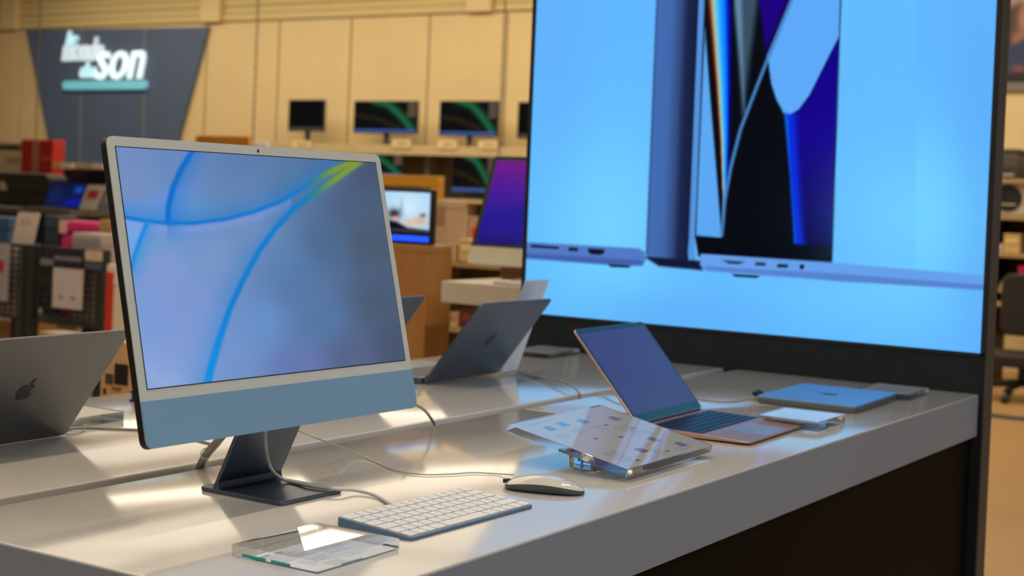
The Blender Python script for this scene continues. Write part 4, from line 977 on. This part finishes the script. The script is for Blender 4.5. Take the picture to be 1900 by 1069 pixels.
bb = pb(101, 498, 156, 573, XBN - 0.03); bm = BM(); box(bm, -0.045, -0.035, bb[0], bb[1], bb[2], bb[3]); pcd = build('price_board', bm, cm((196, 188, 186)), wb, bev=0.002)
for q0 in (0.30, 0.70):
    yy = bb[0] + (bb[1]-bb[0])*q0; bm = BM(); box(bm, -0.048, -0.045, yy - 0.012, yy + 0.012, bb[2] + 0.055, bb[2] + 0.075); build('print', bm, cm((120, 112, 112)), pcd)
bb = pb(103, 462, 156, 499, XBN - 0.03); bm = BM(); box(bm, -0.045, -0.035, bb[0], bb[1], bb[2], bb[3]); hb = build('header_board', bm, cm((34, 36, 48)), wb, bev=0.002)
bm = BM(); box(bm, -0.048, -0.045, bb[0] + 0.01, bb[1] - 0.01, bb[2] + (bb[3]-bb[2])*.4, bb[2] + (bb[3]-bb[2])*.62); build('print', bm, cm((120, 116, 126)), hb)
for bx_, c, nm in (((161, 465, 191, 484), (206, 186, 158), 'tag'), ((160, 487, 190, 500), (74, 84, 104), 'tag'), ((78, 480, 102, 492), (120, 120, 114), 'tag')):
    bb = pb(*bx_, XBN - 0.03); bm = BM(); box(bm, -0.042, -0.034, bb[0], bb[1], bb[2], bb[3]); build(nm, bm, cm(c), wb)
wl = thing('wire_bin', 'second black wire bin with grey price panel at the left picture edge', 'bin', (XBN, 0, 0), 0, 'black wire bins')
yl = at(-90, 550, 0, XBN).y; ya2 = ya + 0.075
for y in (yl, ya2):
    bm = BM(); box(bm, -0.02, 0.03, y - 0.02, y + 0.02, 0, ztop + 0.01); build('post', bm, m_w, wl, bev=0.004)
    bm = BM(); box(bm, 0.5, 0.55, y - 0.02, y + 0.02, 0, ztop + 0.01); build('post', bm, m_w, wl, bev=0.004)
for k in range(nz_ + 1):
    z = zbot + (ztop-zbot)*k/nz_; bm = BM(); tube(bm, [(0, ya2, z), (0, yl, z)], 0.006 if k % nz_ else 0.012, 6); build('wire', bm, m_w, wl)
for k in range(1, 12):
    y = ya2 + (yl-ya2)*k/12; bm = BM(); tube(bm, [(0, y, zbot), (0, y, ztop)], 0.006, 6); build('wire', bm, m_w, wl)
bm = BM(); box(bm, 0.0, 0.53, ya2, yl, zbot - 0.01, zbot + 0.005); build('floor_panel', bm, cm((54, 52, 44)), wl)
bb = pb(-60, 450, 17, 556, XBN - 0.03); bm = BM(); box(bm, -0.04, -0.03, bb[0], bb[1], bb[2], bb[3]); pcd = build('price_board', bm, cm((156, 152, 152)), wl, bev=0.002)
bb = pb(-40, 481, 10, 503, XBN - 0.03); bm = BM(); box(bm, -0.043, -0.04, bb[0], bb[1], bb[2], bb[3]); build('magenta_label', bm, cm((178, 40, 84)), pcd)
# goods in the bins
ZB = zbot + 0.006
def bin_box(label, bx_, X, rgb, panels=(), d=0.16, name='product_box', bev=0.008):
    bb = list(pb(*bx_, X)); bb[2] = ZB; return carton(name, label, 'box', bb, X, d, rgb, panels, bev=bev, group='goods in the wire bins')
bin_box('blue packet in the left wire bin', (-40, 402, 14, 600), XBN + 0.30, (52, 88, 118), ((.1, .05, .6, .2, (70, 104, 130), 'print'),))
bin_box('dark slate packet between the wire bins\' posts', (80, 400, 104, 600), XBN + 0.34, (52, 62, 66), ((.2, .04, .8, .12, (64, 76, 80), 'print'),))
bin_box('bright pink packet in the wire bin', (108, 410, 178, 600), XBN + 0.34, (206, 44, 112), ((.0, .0, .2, .14, (232, 178, 164), 'corner_label'),), bev=0.03)
bin_box('kraft brown packet in the wire bin beside the desktop computer edge', (181, 408, 206, 600), XBN + 0.34, (186, 146, 92), ((.2, .1, .8, .2, (170, 130, 80), 'print'),))
bin_box('grey-white carton lying across the wire bin top', (132, 433, 186, 600), XBN + 0.04, (176, 164, 158), ((.05, .06, .95, .1, (150, 140, 136), 'print'),), d=0.18)
leaning_card('price_card', 'white sheet leaning up out of the left wire bin', (-4, 394, 34, 600), XBN + 0.05, (206, 190, 176), ((.2, .06, .7, .12, (190, 172, 158), 'print'),), 0.20, ZB, None, 0.06)
# floor-level stock behind the bins
carton('stock_box', 'beech-coloured box on the floor between the bin posts', 'box', pb(149, 596, 182, 660, 6.5), 6.5, 0.3, (196, 146, 84), ((.1, .1, .9, .3, (184, 134, 74), 'print'),), floor=True, group='stock behind the bins')
carton('stock_box', 'brown box on the floor at the left picture edge', 'box', pb(-60, 590, 46, 660, 6.4), 6.4, 0.3, (132, 100, 60), ((.1, .1, .9, .3, (120, 90, 52), 'print'),), floor=True, group='stock behind the bins')
carton('stock_box', 'wide pale box on the floor behind the bin', 'box', pb(72, 620, 146, 680, 6.2), 6.2, 0.2, (202, 178, 142), ((.1, .1, .9, .3, (188, 164, 130), 'print'),), floor=True, group='stock behind the bins')
carton('stock_box', 'grey box on the floor behind the wide pale box', 'box', pb(72, 598, 142, 680, 6.9), 6.9, 0.2, (122, 112, 98), ((.1, .1, .9, .3, (112, 102, 90), 'print'),), floor=True, group='stock behind the bins')
carton('stock_box', 'tall red and white box just left of the desktop computer', 'box', pb(196, 492, 250, 700, 4.9), 4.9, 0.24, (222, 208, 192), ((0, .05, .24, 1, (200, 56, 30), 'red_band'), (.62, .62, .9, .76, (176, 168, 70), 'seal')), floor=True, group='stock behind the bins')
# cardboard box with black window behind the counter
XCB = 1.55
y0, y1, z0, z1 = pb(176, 640, 262, 742, XCB)
st = thing('box_stand', 'low dark stand behind the back counter under the cardboard box', 'stand', (XCB, 0, 0))
bm = BM(); box(bm, 0, 0.4, y0 - 0.1, y1 + 0.1, 0, z0 - 0.1); build('body', bm, cm((60, 52, 42)), st, bev=0.003)
bm = BM(); box(bm, -0.01, 0.41, y0 - 0.11, y1 + 0.11, z0 - 0.1, z0 - 0.085); build('top', bm, cm((78, 68, 54)), st, bev=0.002)
cb = thing('cardboard_box', 'brown cardboard box with black square behind the left grey laptop', 'box', (XCB + 0.02, 0, z0 - 0.084))
hB = z1 - z0 + 0.084; yk = at(232, 700, 0, XCB).y
bm = BM(); box(bm, 0, 0.2, yk, y1, 0, hB); build('body', bm, cm((206, 162, 110)), cb, bev=0.002)
bm = BM(); box(bm, 0.0, 0.2, yk, y1, hB + 0.0005, hB + 0.003); build('flap', bm, cm((196, 152, 100)), cb)
bb = pb(211, 676, 235, 714, XCB + 0.015); bm = BM(); box(bm, -0.003, -0.0005, bb[0], bb[1], bb[2] - cb.location.z, bb[3] - cb.location.z); build('black_square', bm, cm((22, 20, 18)), cb)
for bx_, c in (((194, 694, 207, 712), (58, 66, 74)), ((206, 719, 222, 724), (130, 92, 60)), ((190, 721, 194, 731), (50, 40, 34))):
    bb = pb(*bx_, XCB + 0.015); bm = BM(); box(bm, -0.003, -0.0005, bb[0], bb[1], bb[2] - cb.location.z, bb[3] - cb.location.z); build('print', bm, cm(c), cb)
# small dark knob on the back counter behind the desktop computer
kn = thing('security_puck', 'small dark puck on the back counter at the edge of the desktop computer', 'sensor', T(250, 745, 0))
bm = BM(); lathe(bm, [(0.010, 0.0005), (0.010, 0.004), (0.006, 0.006), (0.006, 0.014), (0.009, 0.016), (0.009, 0.020)], 16); build('body', bm, M_DARK, kn)
bm = BM(); cyl(bm, 0, 0, 0.020, 0.0215, 0.007, 14); build('cap', bm, M_CHROME, kn)

# ------------------------------------------------------------------ right background
XR = XW - 0.03
y0, y1, z0, z1 = pb(1850, -130, 1990, 170, XR)
ps = thing('wall_poster', 'framed poster of a dark-haired person in blue at the right picture edge', 'poster', (XR, 0, 0))
bm = BM(); box(bm, 0, 0.03, y0, y1, z0, z1); build('frame', bm, cm((120, 112, 98)), ps, bev=0.004)
def art_poster(u, v, wco):
    X, Y = proj(wco); A = Art(X, Y, (206, 172, 150))
    A.poly([(1820, -300), (2100, -300), (2100, -40), (1820, -40)], (190, 170, 150), 20)
    A.blob(1890, 38, 26, 34, (52, 36, 30)); A.poly([(1868, 20), (1896, 6), (1886, 60), (1876, 100), (1860, 100)], (58, 42, 34), 5)
    A.blob(1903, 36, 15, 24, (172, 116, 92)); A.blob(1903, 36, 12, 20, (180, 122, 98)); A.blob(1884, 72, 9, 14, (150, 96, 76))
    A.poly([(1856, 92), (1885, 80), (1910, 64), (1960, 70), (1960, 150), (1856, 150)], (40, 50, 88), 5)
    A.blob(1890, 128, 14, 8, (130, 76, 56)); A.poly([(1850, 138), (1960, 132), (1960, 160), (1850, 160)], (24, 24, 30), 4)
    return A.c
bb = pb(1854, -120, 1986, 152, XR); picture('print', FACE_X(-0.003, bb[1], bb[2]), bb[1]-bb[0], bb[3]-bb[2], 60, 100, art_poster, M_POSTER, ps)
XQ = 11.2
rs = thing('shelving_unit', 'brown shelving unit at the right picture edge', 'shelving', (XQ, 0, 0))
y0, y1 = at(1975, 500, 0, XQ).y, at(1835, 500, 0, XQ).y
zs = {}
for py in (332, 400, 470, 562):
    zs[py] = at(1875, py, 0, XQ).z; bm = BM(); box(bm, 0, 0.5, y0, y1, zs[py] - 0.035, zs[py]); build('shelf_board', bm, cm((168, 140, 92)), rs, bev=0.004)
bm = BM(); box(bm, 0.5, 0.53, y0, y1, 0.35, zs[332] + 0.1); build('back_panel', bm, cm((96, 76, 50)), rs)
for y in (y0, y1):
    bm = BM(); box(bm, 0, 0.53, y - 0.012, y + 0.012, 0, zs[332] + 0.1); build('side_panel', bm, cm((74, 62, 46)), rs)
prod('printer', 'dark grey printer on the upper right shelf', 'printer', (1845, 276, 1889, 332), XQ + 0.05, 0.35, (78, 72, 64), ((.1, .62, .9, .7, (50, 46, 42), 'paper_slot'), (.15, .84, .85, .9, (190, 180, 160), 'tray')), zs[332] + 0.0005, bev=0.02)
lb = thing('speaker', 'round black speaker in pale housing on the right shelf', 'speaker', (XQ + 0.05, at(1868, 365, 0, XQ).y, zs[400] + 0.0005))
hh = at(1868, 338, 0, XQ).z - zs[400]
bm = BM(); prism(bm, rrect(-hh*0.6, hh*0.6, 0, hh, 0.04), -0.2, 0, FACE_X(0, 0, 0)); build('housing', bm, cm((190, 174, 150)), lb, bev=0.01)
bm = BM(); cyl(bm, 0, hh*0.52, 0, 0.008, hh*0.40, 24, FACE_X(0, 0, 0)); dr = build('driver', bm, cm((24, 24, 26)), lb)
bm = BM(); box(bm, -0.014, -0.009, -0.06, 0.06, hh*0.30, hh*0.36); build('badge', bm, cm((170, 160, 120)), dr)
prod('product_box', 'yellowish box low on the right shelf', 'box', (1862, 434, 1893, 470), XQ + 0.04, 0.25, (210, 178, 112), ((.1, .2, .9, .5, (226, 196, 130), 'print'),), zs[470] + 0.0005, group='goods on the right shelf')
prod('product_box', 'small white box beside the board on the right shelf', 'box', (1847, 452, 1861, 470), XQ + 0.04, 0.25, (206, 190, 176), ((.1, .2, .9, .5, (220, 206, 190), 'print'),), zs[470] + 0.0005, group='goods on the right shelf')
prod('product_box', 'bright magenta box at the right picture edge', 'box', (1888, 494, 1930, 562), XQ + 0.04, 0.25, (190, 24, 84), ((.1, .2, .9, .5, (206, 40, 96), 'print'),), zs[562] + 0.0005, group='goods on the right shelf')
dl = thing('desk_lamp', 'cream dome lamp on the right shelf', 'lamp', (XQ + 0.15, at(1862, 540, 0, XQ).y, zs[562] + 0.0005))
bm = BM(); lathe(bm, [(0.07, 0), (0.07, 0.012), (0.015, 0.02), (0.012, 0.10)], 20); build('base', bm, cm((60, 54, 46)), dl)
bm = BM(); lathe(bm, [(0.085, 0.07), (0.08, 0.10), (0.06, 0.15), (0.03, 0.18), (0.01, 0.185)], 20); build('shade', bm, cm((214, 184, 130)), dl)
# office chair
XO = 10.3
oc = thing('office_chair', 'dark office chair on castors at the right picture edge', 'chair', (XO, at(1896, 700, 0, XO).y, 0))
zs_ = at(1896, 655, 0, XO).z
bm = BM(); prism(bm, rrect(-0.25, 0.25, -0.26, 0.26, 0.09), zs_ - 0.09, zs_); build('seat', bm, cm((44, 32, 28)), oc, bev=0.02)
bm = BM(); cyl(bm, 0, 0, 0.10, zs_ - 0.09, 0.028, 14); build('column', bm, M_DARK, oc)
for k in range(5):
    a = 2*PI*k/5 + 0.5; bm = BM(); e = Vector((0.30*math.cos(a), 0.30*math.sin(a), 0.085)); tube(bm, [Vector((0, 0, 0.125)), e], [0.028, 0.016], 8); lg = build('leg', bm, M_DARK, oc)
    bm = BM(); tube(bm, [e + Vector((-0.02*math.sin(a), 0.02*math.cos(a), -0.053)), e + Vector((0.02*math.sin(a), -0.02*math.cos(a), -0.053))], 0.031, 12); build('castor', bm, M_DARK, lg)
bm = BM(); prism(bm, rrect(-0.22, 0.22, zs_ + 0.1, zs_ + 0.55, 0.08), -0.03, 0.03, frame_matrix((0.24, 0, 0), (0, -1, 0), (0, 0, 1), (-1, 0, 0))); build('backrest', bm, cm((38, 34, 32)), oc, bev=0.015)
bm = BM(); tube(bm, [(0.0, 0, zs_ - 0.06), (0.26, 0, zs_ - 0.05), (0.275, 0, zs_ + 0.2)], 0.018, 8); build('back_support', bm, M_DARK, oc)
# black cable cover on the floor
p = at(1860, 776, 2, 0.0)
bm = BM(); prism(bm, [(-0.06, 0), (0.06, 0), (0.03, 0.018), (-0.03, 0.018)], -0.9, 0.6, Matrix.Translation((p.x, p.y, 0.0005)) @ frame_matrix((0, 0, 0), (1, 0, 0), (0, 0, 1), (0, -1, 0)))
tag(build('cable_cover', bm, cm((34, 30, 26))), 'black cable cover strip across the floor at the right edge', 'cable cover')
